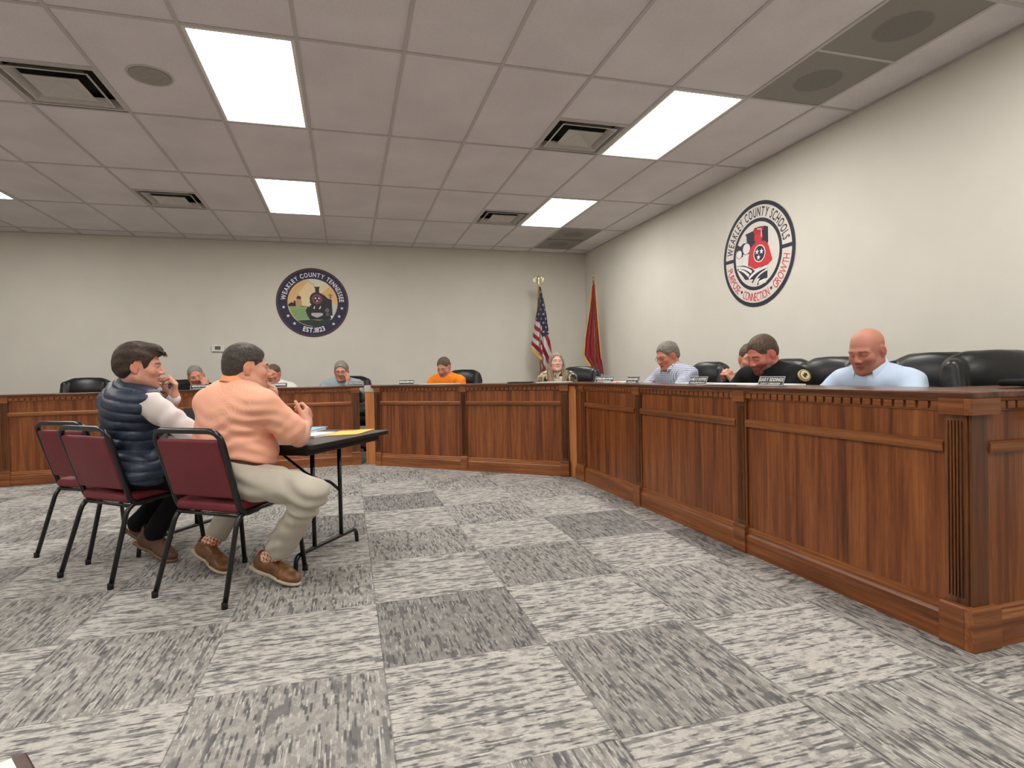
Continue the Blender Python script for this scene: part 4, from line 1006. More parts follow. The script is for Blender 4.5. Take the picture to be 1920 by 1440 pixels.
def shirtB():
    S = Sdf(); B.torso(S, 0.002)
    for sd in 'LR': B.sleeve(S, sd, 0.014, wristr=0.036)
    S.s_(Cap(B.neck-B.up*0.02, hB.c, 0.052, 0.07), 0.01)
    S.i(Half(B.pelvis+A3(0, 0, -0.02), (0, 0, -1)), 0.01)
    S.d(folds(0.003, 22, 8)); S.d(crease(B.shR*0.5+B.elR*0.5, (0.5, 0.1, -0.7), 0.12, 0.005, 75)); S.d(crease(B.elR, (0.7, 0.2, 0.5), 0.09, 0.006, 80))
    return S
sdf_obj('shirt', shirtB(), m_white, root, 0.0045)
def vest_mat():
    t = NT('navy_quilted_nylon'); n = t.noise(t.coord(), 30, 4)
    t.base(t.ramp(n, [(0.3, srgb(31, 41, 58)), (0.7, srgb(47, 60, 80))]), 0.42, 0, 0.5); t.bump(t.noise(t.coord(scale=(1, 1, 0.4)), 60, 4, 0.6), 0.35, 0.006); return t.m
m_vest = vest_mat()
def vestB():
    S = Sdf(); B.torso(S, 0.020)
    P, N = B.pelvis, B.neck
    S.u(Ell(P+A3(0, 0, 0.03), (0.205, 0.145, 0.15), B.Rz), 0.04)
    S.u(Cap(B.hipL+B.f*0.03, B.hipR+B.f*0.03, 0.118), 0.04)
    for sd in 'LR':
        sh = B.J['sh'+sd]; out = unit(sh-(B.shL+B.shR)/2)
        S.s_(Ell(sh+out*0.052-A3(0, 0, 0.055)+B.f*0.015, (0.058, 0.085, 0.12), np.array([out, np.cross(B.up, out), B.up])), 0.012)
    S.s_(Cap(B.neck-B.up*0.01, hB.c+B.f*0.02, 0.054, 0.085), 0.010)
    S.i(Half(P+A3(0, 0, -0.070), -unit(A3(0, 0, 1)+B.f*0.2)), 0.02)
    def quilt(p, d):
        q = p-P.astype(f32); h = q@B.up.astype(f32)+0.02*np.sin((q@B.r.astype(f32))*9)+0.006*vnoise(p, 26, 4)
        return -0.011*np.sqrt(np.abs(np.sin(h*math.pi/0.052))+1e-4)+0.004
    S.d(quilt); S.d(folds(0.003, 34, 9, (1, 1, 0.6)))
    S.d(crease(P+A3(0.02, -0.15, 0.12), (0.3, 0.1, 1.0), 0.15, 0.006, 60))
    return S
sdf_obj('vest', vestB(), m_vest, root, 0.0045)
def vcollar():
    S = Sdf(); up = unit(hB.P(0, -0.03, -0.06)-B.neck); a = B.neck-up*0.02; b = B.neck+up*0.035
    S.u(Cap(a, b, 0.074, 0.070)); S.s_(Cap(a-up*0.1, b+up*0.2, 0.060, 0.060), 0.004); S.i(Half(b+up*0.005-A3(0, 0, 0), unit(up-B.f*0.25)), 0.01)
    S.i(Half(B.neck+B.f*0.035, B.f), 0.01); S.d(lambda p, d: -0.003*np.abs(np.sin((p@up.astype(f32))*130)))
    return S
sdf_obj('vest_collar', vcollar(), m_vest, root, 0.004)
m_blackcloth = cloth('black_trousers', srgb(17, 17, 21), 0.2, 500)
def pantsB():
    S = Sdf(); S.u(Ell(B.pelvis-A3(0, 0, 0.01), (0.185, 0.15, 0.12), B.Rz), 0.03)
    for sd in 'LR': B.leg(S, sd, 0.010, cuff=0.058)
    S.i(Half(B.pelvis+A3(0, 0, 0.09), (0, 0, 1)), 0.004); S.d(folds(0.004, 26, 12)); return S
sdf_obj('trousers', pantsB(), m_blackcloth, root, 0.006)
m_boot = plain('dark_brown_suede', srgb(92, 62, 46), 0.75, var=0.15, nscale=25); m_sole2 = plain('sole_brown', srgb(112, 88, 66), 0.7)
for sd in 'RL': shoe(B, sd, root, m_boot, m_sole2, boot=0.03, name='boot')
m_hairB = hair_mat('hair_dark_brown', srgb(26, 19, 14), srgb(78, 60, 46), (90, 60, 160))
sdf_obj('hair', hB.hair(0.017, line=0.058, back=-0.075, side=-0.028, temple=0.040, amp=0.0035, seed=2, top=1.15, quiff=0.010), m_hairB, root, 0.0036)
wb = MB()
rnd = random.Random(3)
for i in range(26):
    a = rnd.uniform(-0.05, 0.05); y = rnd.uniform(0.085, 0.10)
    wb.tube([hB.P(a, y-0.02, 0.095), hB.P(a*0.95, y+0.008, 0.088), hB.P(a*0.9, y+0.022, rnd.uniform(0.058, 0.075))], [0.004, 0.003, 0.0008], 5)
wb.build('hair_tuft', m_hairB, root, smooth=True)
# ------------------------------------------------------------------ the people behind the desks
def plaid(name, base, c1, c2, pitch=0.022):
    t = NT(name); sep = t.n('ShaderNodeSeparateXYZ'); t.l(t.coord(), sep.inputs[0]); col = base
    g = t.math('ADD', sep.outputs[0], sep.outputs[1])
    m1 = t.math('GREATER_THAN', t.math('SINE', t.math('MULTIPLY', g, 2*math.pi/pitch)), 0.55)
    m2 = t.math('GREATER_THAN', t.math('SINE', t.math('MULTIPLY', sep.outputs[2], 2*math.pi/pitch)), 0.55)
    col = t.mix(t.math('MULTIPLY', m1, 0.7), base, c1); col = t.mix(t.math('MULTIPLY', m2, 0.6), col, c2)
    t.base(col, 0.85, 0, 0.2); return t.m
def blotch(name, cols, scale=16):
    t = NT(name); vr = t.n('ShaderNodeTexVoronoi'); vr.inputs['Scale'].default_value = scale
    nz = t.noise(t.coord(), 7, 2, out=1); t.l(t.mix(0.25, t.coord(), nz), vr.inputs['Vector'])
    sep = t.n('ShaderNodeSeparateColor'); t.l(vr.outputs['Color'], sep.inputs[0])
    t.base(t.ramp(sep.outputs[0], [(i/len(cols), c) for i, c in enumerate(cols)], 'CONSTANT'), 0.85, 0, 0.2); return t.m
def seated(label, head, hf, k, tf, shirt, skin, hair=None, tilt=0.0, wide=1.0, jaw=1.0, w=1.0, fat=1.1, sh_w=0.19, back=0.07, lean=0.10, drop=0.165,
           hands=None, sleeve_full=True, cuff_up=0.8, beard=None, beard_amt=0.0, brow=None, flush=0.0, specs=None, coll=None, arm=1.0, res=0.0052, ear_in=False, under=None, seed=1, opn=60, twist=0.0, eye=True):
    """hands: dict side -> (elbow, wrist, dir, normal, curl, thumb)"""
    hd = A3(head); tf = unit(A3(*tf)); rt = np.cross(tf, (0, 0, 1))
    hx = unit(A3(hf[0], hf[1], 0)); hr = np.cross(unit(hf), (0, 0, 1))
    nk = hd-unit(hf)*0.035*k-A3(0, 0, drop*0.78)-tf*0.02; mid = nk-tf*0.02-A3(0, 0, 0.055)
    pel = A3(mid[0], mid[1], 0)-tf*lean+A3(0, 0, 0.58); rz = rt*math.cos(twist)+tf*math.sin(twist)
    J = dict(neck=nk, shR=mid+rz*sh_w, shL=mid-rz*sh_w, pelvis=pel, head=hd)
    for sd, sg in (('R', 1), ('L', -1)):
        J['hip'+sd] = pel+rt*sg*0.09; J['kn'+sd] = pel+rt*sg*0.12+tf*0.40-A3(0, 0, 0.06); J['an'+sd] = A3(J['kn'+sd][0], J['kn'+sd][1], 0.10)-tf*0.03
        J['toe'+sd] = J['an'+sd]*A3(1, 1, 0)+tf*0.17+A3(0, 0, 0.002); J['heel'+sd] = J['an'+sd]*A3(1, 1, 0)-tf*0.07+A3(0, 0, 0.002)
        if hands and sd in hands: J['el'+sd] = A3(hands[sd][0]); J['wr'+sd] = A3(hands[sd][1])
        else:
            J['el'+sd] = J['sh'+sd]+rt*sg*0.07+tf*0.08-A3(0, 0, 0.24); z = 0.80
            J['el'+sd][2] = max(J['el'+sd][2], 0.80); J['wr'+sd] = J['el'+sd]+tf*0.18-rt*sg*0.14; J['wr'+sd][2] = 0.785
    rl = (float(pel[0]), float(pel[1]), 0.0); root = person_root(rl, label)
    Bd = Body(rl, {k_: tuple(v) for k_, v in J.items()}, tuple(tf), w, fat, arm); H = Head(Bd.head, hf, k, tilt, wide, jaw)
    S = Sdf(); Bd.torso(S, -0.008)
    for sd in 'LR': Bd.leg(S, sd, -0.01); Bd.foot(S, sd); Bd.sleeve(S, sd, -0.002)
    H.add(S, Bd.neck, 0.060*(0.5+0.5*w))
    for sd in 'LR':
        if hands and sd in hands:
            _, _, d_, n_, cu, th = hands[sd][:6]; hand(S, Bd.J['wr'+sd], d_, n_, 1.0, cu, side=-1 if sd == 'L' else 1, thumb=th)
        else: hand(S, Bd.J['wr'+sd], tuple(tf*0.8-rt*(1 if sd == 'R' else -1)*0.6), (0, 0, -1), 1.0, 0.35, side=-1 if sd == 'R' else 1, thumb=0.4)
    sdf_obj('body', S, m_skin, root, res, color=lambda v: H.color(v, skin, beard=beard, beard_amt=beard_amt, brow=brow, flush=flush, eye=eye))
    S = Sdf(); Bd.torso(S, 0.012)
    for sd in 'LR':
        if sleeve_full: Bd.sleeve(S, sd, 0.013, wristr=0.040)
        else: sh, el = Bd.J['sh'+sd], Bd.J['el'+sd]; S.u(Cap(sh, sh+(el-sh)*cuff_up, 0.068*arm, 0.066*arm), 0.03)
    S.s_(Cap(Bd.neck-Bd.up*0.02, H.c, 0.054, 0.075), 0.012)
    if coll or opn: S.s_(Cap(Bd.neck+Bd.f*0.045-Bd.up*0.01, Bd.neck+Bd.f*0.10-Bd.up*(0.055 if coll else 0.02), 0.030, 0.006), 0.012)
    S.i(Half(Bd.pelvis-A3(0, 0, 0.04), (0, 0, -1)), 0.01); S.d(folds(0.0045, 22, seed))
    for sd in 'LR': S.d(crease(Bd.J['sh'+sd]-A3(0, 0, 0.07), Bd.up+Bd.r*(0.6 if sd == 'L' else -0.6), 0.11, 0.006, 90))
    sdf_obj('shirt', S, shirt, root, res)
    if coll: collar(root, Bd, coll, 0.068, 0.034, 0.020, open_=opn, up=unit(H.P(0, -0.03, -0.05)-Bd.neck)+Bd.up, N=Bd.neck+Bd.up*0.036)
    S = Sdf(); S.u(Ell(Bd.pelvis-A3(0, 0, 0.01), (0.18*w, 0.14, 0.11), Bd.Rz), 0.03)
    for sd in 'LR': Bd.leg(S, sd, 0.008)
    S.i(Half(Bd.pelvis+A3(0, 0, 0.03), (0, 0, 1)), 0.004); sdf_obj('trousers', S, m_blackcloth, root, 0.012)
    for sd in 'LR':
        S = Sdf(); Bd.foot(S, sd, 0.007); S.i(Half((0, 0, 0.0), (0, 0, -1)), 0.002); sdf_obj('shoe', S, m_boot, root, 0.010)
    if hair: sdf_obj('hair', H.hair(**hair['p']), hair['m'], root, min(res, 0.0045))
    if specs: glasses(H, root, specs)
    return root, Bd, H
m_hgrey = hair_mat('hair_grey', srgb(92, 86, 80), srgb(168, 160, 150)); m_hbrown = hair_mat('hair_grey_brown', srgb(56, 44, 36), srgb(122, 100, 84))
m_hsalt = hair_mat('hair_salt_pepper', srgb(80, 72, 66), srgb(150, 140, 130)); m_hshort = hair_mat('hair_short_brown', srgb(52, 40, 32), srgb(104, 84, 68))
zt = 0.79
seated('person in a black shirt behind the left desk, chin on hand', (-1.759, 7.751, 1.101), (0.22, -0.95, -0.16), 1.06, (0.1, -1, 0), cloth('black_knit', srgb(24, 26, 30)), srgb(206, 146, 122),
       dict(m=m_hgrey, p=dict(thick=0.006, line=0.075, back=-0.05, side=-0.01, amp=0.001, seed=2)), tilt=-0.28, w=1.12, fat=1.2, sh_w=0.2,
       hands=dict(L=((-1.50, 7.52, zt), (-1.625, 7.590, 0.975), (-0.25, 0.15, 0.95), (-0.5, 0.7, 0.1), 0.7, 0.5)), beard=srgb(150, 120, 105), beard_amt=0.35, brow=srgb(120, 100, 90), seed=3)
seated('person in a white shirt at the left desk, partly hidden by the peach polo man', (-0.893, 7.743, 1.108), (-0.25, -0.96, -0.12), 1.0, (-0.1, -1, 0), cloth('white_knit', srgb(222, 218, 212)), srgb(204, 140, 116),
       dict(m=m_hbrown, p=dict(thick=0.006, line=0.07, back=-0.05, side=-0.01, amp=0.001, seed=3)), w=1.08, fat=1.2, sh_w=0.19, seed=4)
seated('grey haired person in glasses and a pale blue shirt, fingers against his cheek', (-0.074, 7.748, 1.125), (-0.12, -0.98, -0.14), 1.05, (0, -1, 0), cloth('pale_blue_shirt', srgb(152, 166, 172)), srgb(208, 150, 130),
       dict(m=m_hgrey, p=dict(thick=0.012, line=0.064, back=-0.06, side=-0.02, amp=0.003, seed=5)), w=1.12, fat=1.25, sh_w=0.205, specs=(70, 40, 42),
       hands=dict(L=((0.14, 7.52, zt), (0.005, 7.60, 0.955), (0.02, 0.10, 1.0), (-0.75, 0.55, 0.05), 0.30, 0.6)), coll=cloth('pale_blue_collar', srgb(150, 164, 172)), seed=5, opn=70)
seated('person in a bright orange shirt looking down behind the middle desk', (1.150, 7.087, 1.147), (-0.52, -0.72, -0.42), 0.98, (-0.62, -0.78, 0), cloth('orange_tee', srgb(250, 140, 40)), srgb(204, 148, 126),
       dict(m=m_hbrown, p=dict(thick=0.005, line=0.068, back=-0.05, side=-0.012, amp=0.001, seed=6)), w=1.0, fat=1.05, sh_w=0.185, brow=srgb(80, 60, 50), beard=srgb(130, 95, 78), beard_amt=0.4, sleeve_full=False, eye='down', seed=6, opn=0)
# the woman
m_camo = blotch('patterned_blouse', [srgb(196, 184, 156), srgb(92, 84, 66), srgb(220, 212, 196), srgb(138, 128, 98), srgb(52, 46, 40)], 26)
rw, Bw, Hw = seated('person with long blonde brown hair in a patterned top, looking up', (2.268, 6.102, 1.165), (-0.176, -0.97, 0.10), 0.90, (-0.55, -0.83, 0), m_camo, srgb(232, 190, 172), None, w=0.84, fat=0.85, sh_w=0.165, jaw=0.88, wide=0.97,
       brow=srgb(88, 62, 50), seed=7, arm=0.85, drop=0.155)
m_long = hair_mat('hair_long_blonde_brown', srgb(88, 70, 56), srgb(186, 164, 138), (110, 110, 10))
def long_hair(H, Bd):
    S = Sdf(); S.u(H.e((0, -0.022, 0.038), (0.087, 0.108, 0.093)), 0); S.u(H.e((0, -0.05, -0.02), (0.080, 0.062, 0.08)), 0.04)
    for x in (-1, 1):
        S.u(Cap(H.P(x*0.074, 0.005, 0.02), H.P(x*0.082, -0.005, -0.11), 0.020, 0.028), 0.03); S.u(Cap(H.P(x*0.082, -0.005, -0.11), H.P(x*0.088, 0.045, -0.26), 0.030, 0.028), 0.03)
        S.u(Cap(H.P(x*0.050, -0.055, -0.05), H.P(x*0.075, -0.055, -0.24), 0.045, 0.05), 0.04)
    def cut(p, d):
        L = H.L(p); x, y, z = np.abs(L[:, 0]), L[:, 1], L[:, 2]
        face = np.sqrt((x/0.060)**2+((z+0.012)/0.092)**2)-1; inside = np.where((y > 0.0), -face*0.05, -1.0)
        part = 0.012*np.exp(-(L[:, 0]/0.006)**2)*(z > 0.05)*(y > 0)
        return np.maximum(d, inside.astype(f32))-d+part*0
    S.d(cut); S.d(lambda p, d: 0.0011*np.sin(np.arctan2(H.L(p)[:, 0], H.L(p)[:, 1]+0.02)*34+2*np.sin(p[:, 2]*14)))
    return S
sdf_obj('hair', long_hair(Hw, Bw), m_long, rw, 0.0045)
m_plaid = plaid('checked_blue_white_shirt', srgb(206, 210, 222), srgb(74, 84, 128), srgb(98, 104, 140), 0.017)
seated('grey haired person in glasses and a blue and white checked shirt', (2.727, 4.525, 1.175), (-0.95, -0.12, -0.33), 0.99, (-1, -0.12, 0), m_plaid, srgb(206, 138, 112),
       dict(m=m_hsalt, p=dict(thick=0.009, line=0.066, back=-0.055, side=-0.024, amp=0.002, seed=8)), w=1.15, fat=1.25, sh_w=0.205, lean=0.20, specs=(90, 80, 76), coll=plaid('checked_collar', srgb(206, 210, 222), srgb(74, 84, 128), srgb(98, 104, 140), 0.017), brow=srgb(120, 110, 100), flush=0.1, eye='down', seed=8,
       hands=dict(L=((2.56, 4.24, zt), (2.38, 4.36, zt), (-0.9, 0.3, 0.05), (0, 0, -1), 0.4, 0.4), R=((2.53, 4.80, zt), (2.33, 4.66, 0.86), (-0.5, -0.2, 0.6), (0, -0.6, -0.6), 0.6, 0.5)))
seated('person in a blue shirt with clasped hands, half hidden behind the officer', (2.957, 3.721, 1.119), (-0.50, -0.86, -0.10), 0.95, (-1, 0, 0), cloth('dark_blue_shirt', srgb(44, 62, 108)), srgb(208, 150, 126),
       dict(m=m_hshort, p=dict(thick=0.007, line=0.07, back=-0.05, side=-0.02, amp=0.0015, seed=9)), w=1.05, fat=1.15, sh_w=0.17, lean=0.12, beard=srgb(140, 125, 112), beard_amt=0.5, seed=9,
       hands=dict(L=((2.80, 3.56, 0.80), (2.765, 3.655, 0.955), (-0.35, 0.35, 0.75), (-0.15, 1, -0.2), 1.0, 0.7), R=((2.78, 3.92, 0.80), (2.765, 3.765, 0.955), (-0.35, -0.35, 0.75), (-0.15, -1, -0.2), 1.0, 0.7)))
ro, Bo, Ho = seated('bearded officer person in a black uniform with a round shoulder patch, leaning forward', (2.700, 3.281, 1.140), (-0.91, -0.10, -0.42), 1.03, (-1, -0.05, 0), cloth('black_uniform', srgb(20, 20, 22), 0.2), srgb(196, 124, 106),
       dict(m=m_hshort, p=dict(thick=0.008, line=0.066, back=-0.04, side=-0.026, amp=0.0018, seed=10, top=1.15)), w=1.28, fat=1.3, sh_w=0.225, lean=0.24, beard=srgb(48, 34, 28), beard_amt=0.9, brow=srgb(60, 40, 32), flush=0.1, eye='down', jaw=1.15, arm=1.25, seed=10, drop=0.15, coll=cloth('black_uniform_collar', srgb(20, 20, 22)), opn=70,
       hands=dict(L=((2.66, 2.98, zt), (2.45, 3.10, zt), (-0.9, 0.3, 0.05), (0, 0, -1), 0.4, 0.4), R=((2.64, 3.56, zt), (2.44, 3.42, zt), (-0.9, -0.3, 0.05), (0, 0, -1), 0.4, 0.4)))
# shoulder patch: gold disc with dark emblem
sh, el = Bo.J['shL'], Bo.J['elL']; out = unit(A3(-0.15, -1.0, 0.42)); cc = sh+(el-sh)*0.10+out*0.094
q = Vector(out).to_track_quat('Z', 'Y').to_matrix().to_4x4(); q.translation = Vector(cc)
pm = MB(q); pm.lathe([(0.040, -0.012), (0.040, 0.0), (0.036, 0.003)], 28); pat = pm.build('shoulder_patch', plain('patch_gold', srgb(196, 172, 112), 0.7), ro)
pm = MB(q); pm.lathe([(0.034, 0.002), (0.034, 0.0036), (0.032, 0.004)], 28); pm.build('patch_ring', plain('patch_dark', srgb(30, 28, 24), 0.8), pat)
pm = MB(q); pm.lathe([(0.030, 0.003), (0.030, 0.005), (0.029, 0.0055)], 28); pm.build('patch_center', plain('patch_cream', srgb(214, 200, 158), 0.7), pat)
pm = MB(q); pm.box(-0.016, 0.016, -0.004, 0.004, 0.005, 0.0068); pm.box(-0.004, 0.004, -0.018, 0.016, 0.005, 0.0068); pm.box(-0.013, -0.006, -0.016, -0.002, 0.005, 0.0068); pm.box(0.006, 0.013, 0.004, 0.014, 0.005, 0.0068); pm.build('patch_emblem', plain('patch_emblem_dark', srgb(36, 32, 26), 0.8), pat)
seated('bald person in a light blue dress shirt looking down at the desk', (2.647, 2.416, 1.128), (-0.93, -0.20, -0.32), 0.97, (-1, -0.22, 0), cloth('light_blue_shirt', srgb(188, 206, 228), 0.12), srgb(188, 130, 110),
       None, w=1.08, fat=1.2, sh_w=0.172, lean=0.20, flush=0.05, eye='down', brow=srgb(150, 100, 85), beard=srgb(150, 96, 82), beard_amt=0.3, coll=cloth('light_blue_collar', srgb(192, 210, 232)), jaw=1.12, arm=1.15, seed=11, opn=70,
       hands=dict(L=((2.62, 2.12, zt+0.02), (2.42, 2.22, zt), (-0.9, 0.3, 0.05), (0, 0, -1), 0.4, 0.4), R=((2.58, 2.74, zt+0.02), (2.40, 2.58, zt), (-0.9, -0.3, 0.05), (0, 0, -1), 0.4, 0.4)))
# ================================================================== lettering and flat emblem shapes
_char = {}
def char_mesh(ch, bold=0.0):
    k = (ch, bold)
    if k in _char: return _char[k]
    cu = bpy.data.curves.new('glyph', 'FONT'); cu.body = ch; cu.size = 1.0; cu.offset = bold; cu.resolution_u = 3
    o = bpy.data.objects.new('glyph', cu); C.objects.link(o); dg = bpy.context.evaluated_depsgraph_get()
    me = bpy.data.meshes.new_from_object(o.evaluated_get(dg)); vs = [tuple(v.co) for v in me.vertices]; fs = [tuple(p.vertices) for p in me.polygons]
    bpy.data.objects.remove(o); bpy.data.curves.remove(cu); bpy.data.meshes.remove(me)
    xs = [v[0] for v in vs] or [0, 0.3]; _char[k] = (vs, fs, min(xs), max(xs)); return _char[k]
class Emblem:
    """flat shapes in a local x right, y up plane, stacked outward along z"""
    def __init__(s, name, Mw, R, label, cat):
        s.e = empty(name, (0, 0, 0), 0, label, cat); s.e.matrix_world = Mw; s.R = R
    def poly(s, name, pts, col, lv, sub=None, rough=0.6):
        b = sub or MB(); n = len(pts); z = 0.0006*lv
        b.prism([(x*s.R, y*s.R) for x, y in pts], z-0.0004, z+0.0004)
        if sub is None: return b.build(name, s.mat(col, rough), s.e)
    def mat(s, col, rough=0.6):
        k = 'decal_%02x%02x%02x' % col
        return bpy.data.materials.get(k) or plain(k, srgb(*col), rough, var=0.01)
    def disc(s, name, c, r, col, lv, n=64, r2=None, sub=None):
        if r2 is None: return s.poly(name, [(c[0]+r*math.cos(2*math.pi*i/n), c[1]+(r if not isinstance(r, tuple) else 0)*math.sin(2*math.pi*i/n)) for i in range(n)], col, lv, sub)
        b = MB(); z = s.R*0; zz = 0.0006*lv; vs = []; fs = []
        for i in range(n):
            a = 2*math.pi*i/n
            for q in (r, r2): vs.append(((c[0]+q*math.cos(a))*s.R, (c[1]+q*math.sin(a))*s.R, zz))
        for i in range(n): j = (i+1) % n; fs.append((2*i, 2*j, 2*j+1, 2*i+1))
        b.add(vs, fs); return b.build(name, s.mat(col), s.e)
    def star(s, pts, c, r, rot=90):
        return [(c[0]+(r if i % 2 == 0 else r*0.42)*math.cos(math.radians(rot+36*i)), c[1]+(r if i % 2 == 0 else r*0.42)*math.sin(math.radians(rot+36*i))) for i in range(10)]
    def arc_text(s, name, txt, r, h, a0, a1, col, lv, top=True, sx=1.0, bold=0.0):
        """a0..a1 in degrees, reading left to right; top: letters stand outward"""
        adv = []; 
        for ch in txt:
            _, _, x0, x1 = char_mesh(ch, bold) if ch != ' ' else (0, 0, 0, 0.28); adv.append((x1-x0)+(0.10 if ch != ' ' else 0.05))
        tot = sum(adv); b = MB(); pos = 0; sc = h/0.70
        for ch, w in zip(txt, adv):
            t = (pos+w/2)/tot; a = math.radians(a0+(a1-a0)*t); pos += w
            if ch == ' ': continue
            vs, fs, x0, x1 = char_mesh(ch, bold); cx = (x0+x1)/2
            arcw = abs(math.radians(a1-a0))*r*(w/tot); fx = min(sx*sc, arcw/max(w, 1e-6)*1.0) if False else arcw/w
            out = []
            for x, y, _z in vs:
                lx = (x-cx)*fx; ly = y*sc
                if top: ux, uy = math.cos(a), math.sin(a); tx, ty = math.sin(a), -math.cos(a); px, py = ux*(r+ly)+tx*lx, uy*(r+ly)+ty*lx
                else: ux, uy = math.cos(a), math.sin(a); tx, ty = -math.sin(a), math.cos(a); px, py = ux*(r-ly)+tx*lx, uy*(r-ly)+ty*lx
                out.append((px*s.R, py*s.R, 0.0006*lv))
            b.add(out, fs)
        return b.build(name, s.mat(col), s.e)
    def line(s, name, pts, w, col, lv):
        b = MB(); vs = []; n = len(pts)
        for i in range(n):
            p = Vector(pts[i]); d = (Vector(pts[min(i+1, n-1)])-Vector(pts[max(i-1, 0)])).normalized(); nn = Vector((-d.y, d.x))
            ww = w if not isinstance(w, (list, tuple)) else w[i]
            for q in (1, -1): vs.append((*( (p+nn*q*ww/2)*s.R ), 0.0006*lv))
        b.add(vs, [(2*i, 2*i+1, 2*i+3, 2*i+2) for i in range(n-1)]); return b.build(name, s.mat(col), s.e)
# --- county seal on the back wall
Mw = Matrix.Translation((-0.452, 8.795, 2.141)) @ Matrix.Rotation(math.pi/2, 4, 'X')
E = Emblem('county_seal', Mw, 0.497, 'round navy county seal with a steam train on the back wall', 'wall emblem')
q1 = lambda X, Y: ((X-797)/633, -(Y-725)/603)
def P1(*pp): return [q1(*p) for p in pp]
navy = (36, 37, 66); maroon = (92, 50, 66); white = (236, 236, 240)
E.disc('backing_disc', (0, 0), 1.0, (30, 28, 44), 1); E.disc('maroon_ring', (0, 0), 0.985, maroon, 2, r2=0.94); E.disc('navy_disc', (0, 0), 0.945, navy, 2)
E.disc('sky', (0, 0), 0.69, (232, 190, 132), 3)
E.poly('sky_glow', P1((560, 560), (650, 440), (760, 330), (900, 325), (1010, 360), (1100, 440), (1000, 520), (900, 620), (700, 790), (600, 800)), (240, 218, 172), 4)
E.poly('smoke', P1((640, 330), (760, 315), (900, 322), (1060, 385), (960, 420), (900, 445), (845, 445), (830, 400), (780, 365), (690, 350)), (228, 226, 212), 5)
E.line('smoke_outline', P1((660, 330), (740, 345), (765, 385), (815, 400), (830, 445)), 0.010, (90, 84, 76), 6)
E.poly('pale_bank', P1((1130, 720), (1215, 760), (1190, 900), (1140, 1000), (1100, 1000), (1110, 800)), (206, 208, 206), 4)
E.poly('field', P1((378, 800), (470, 790), (680, 785), (745, 900), (745, 1030), (520, 1038), (440, 950)), (142, 172, 118), 4)
for k in range(7): E.line('field_furrow', P1((420+k*14, 870+k*24), (560+k*6, 850+k*24), (735, 850+k*22)), 0.010, (96, 132, 84), 5)
E.poly('dark_ground', P1((520, 1040), (745, 1025), (900, 1035), (1100, 1010), (1060, 1080), (960, 1120), (830, 1145), (680, 1120), (590, 1085)), (34, 52, 48), 4)
E.poly('barn', P1((368, 770), (380, 750), (400, 740), (430, 718), (460, 740), (470, 700), (480, 688), (498, 700), (505, 790), (380, 795)), (48, 36, 36), 5)
E.poly('water_tower', P1((516, 640), (530, 618), (555, 610), (585, 618), (596, 640), (592, 665), (520, 665)), (52, 38, 34), 5)
for a, b_ in ((526, 520), (548, 545), (570, 575), (590, 603)): E.line('tower_leg', P1((a, 664), (b_, 790)), 0.012, (70, 52, 44), 5)
E.line('power_pole', P1((1108, 570), (1108, 760)), 0.018, (54, 32, 32), 5); E.line('pole_arm', P1((1062, 592), (1152, 592)), 0.014, (54, 32, 32), 5); E.line('pole_arm', P1((1070, 625), (1145, 625)), 0.012, (54, 32, 32), 5)
E.poly('train_side', P1((940, 560), (1010, 600), (1060, 650), (1130, 670), (1140, 1000), (1000, 1030), (880, 900)), (38, 36, 40), 6)
E.poly('train_chimney', P1((825, 448), (928, 448), (912, 480), (912, 545), (845, 545), (845, 480)), (46, 34, 36), 6)
E.poly('train_body', P1((745, 700), (1000, 700), (1000, 1025), (745, 1025), (700, 960), (670, 870), (700, 800), (745, 800)), (36, 36, 38), 7)
c = q1(870, 662); n = 40
E.disc('boiler_front', c, 0.20, (58, 34, 44), 8, 40); E.disc('boiler_plate', c, 0.145, (122, 70, 84), 9, 40); E.disc('boiler_door', c, 0.075, (60, 34, 46), 10, 30)
for p in ((848, 650), (905, 650), (874, 695)): E.poly('boiler_star', E.star(None, q1(*p), 0.036), (240, 226, 226), 11)
E.poly('headlight_glint', P1((805, 835), (818, 795), (836, 790), (822, 835)), white, 11); E.poly('headlight_glint', P1((900, 835), (925, 790), (943, 788), (920, 838)), white, 11)
E.poly('cow_catcher', P1((765, 912), (800, 905), (940, 905), (970, 918), (968, 945), (880, 985), (850, 985), (768, 950)), (186, 190, 188), 11)
E.poly('steam_puff', P1((700, 720), (760, 740), (770, 765), (725, 790), (700, 780)), (226, 226, 220), 8); E.poly('bank_glint', P1((1100, 950), (1150, 955), (1120, 1020)), white, 8)
E.disc('train_wheel', q1(1045, 860), 0.06, (104, 108, 112), 8, 24); E.disc('train_wheel', q1(1050, 930), 0.05, (88, 92, 96), 8, 24)
E.arc_text('lettering', 'WEAKLEY COUNTY TENNESSEE', 0.745, 0.125, 176, 1, white, 5, True, bold=0.025)
E.arc_text('lettering', 'EST.1823', 0.865, 0.135, 249, 293, white, 5, False, bold=0.025)
for p in ((292, 808), (365, 958), (470, 1090), (1308, 822), (1254, 965), (1152, 1097)): E.poly('star', E.star(None, q1(*p), 0.052), white, 5)
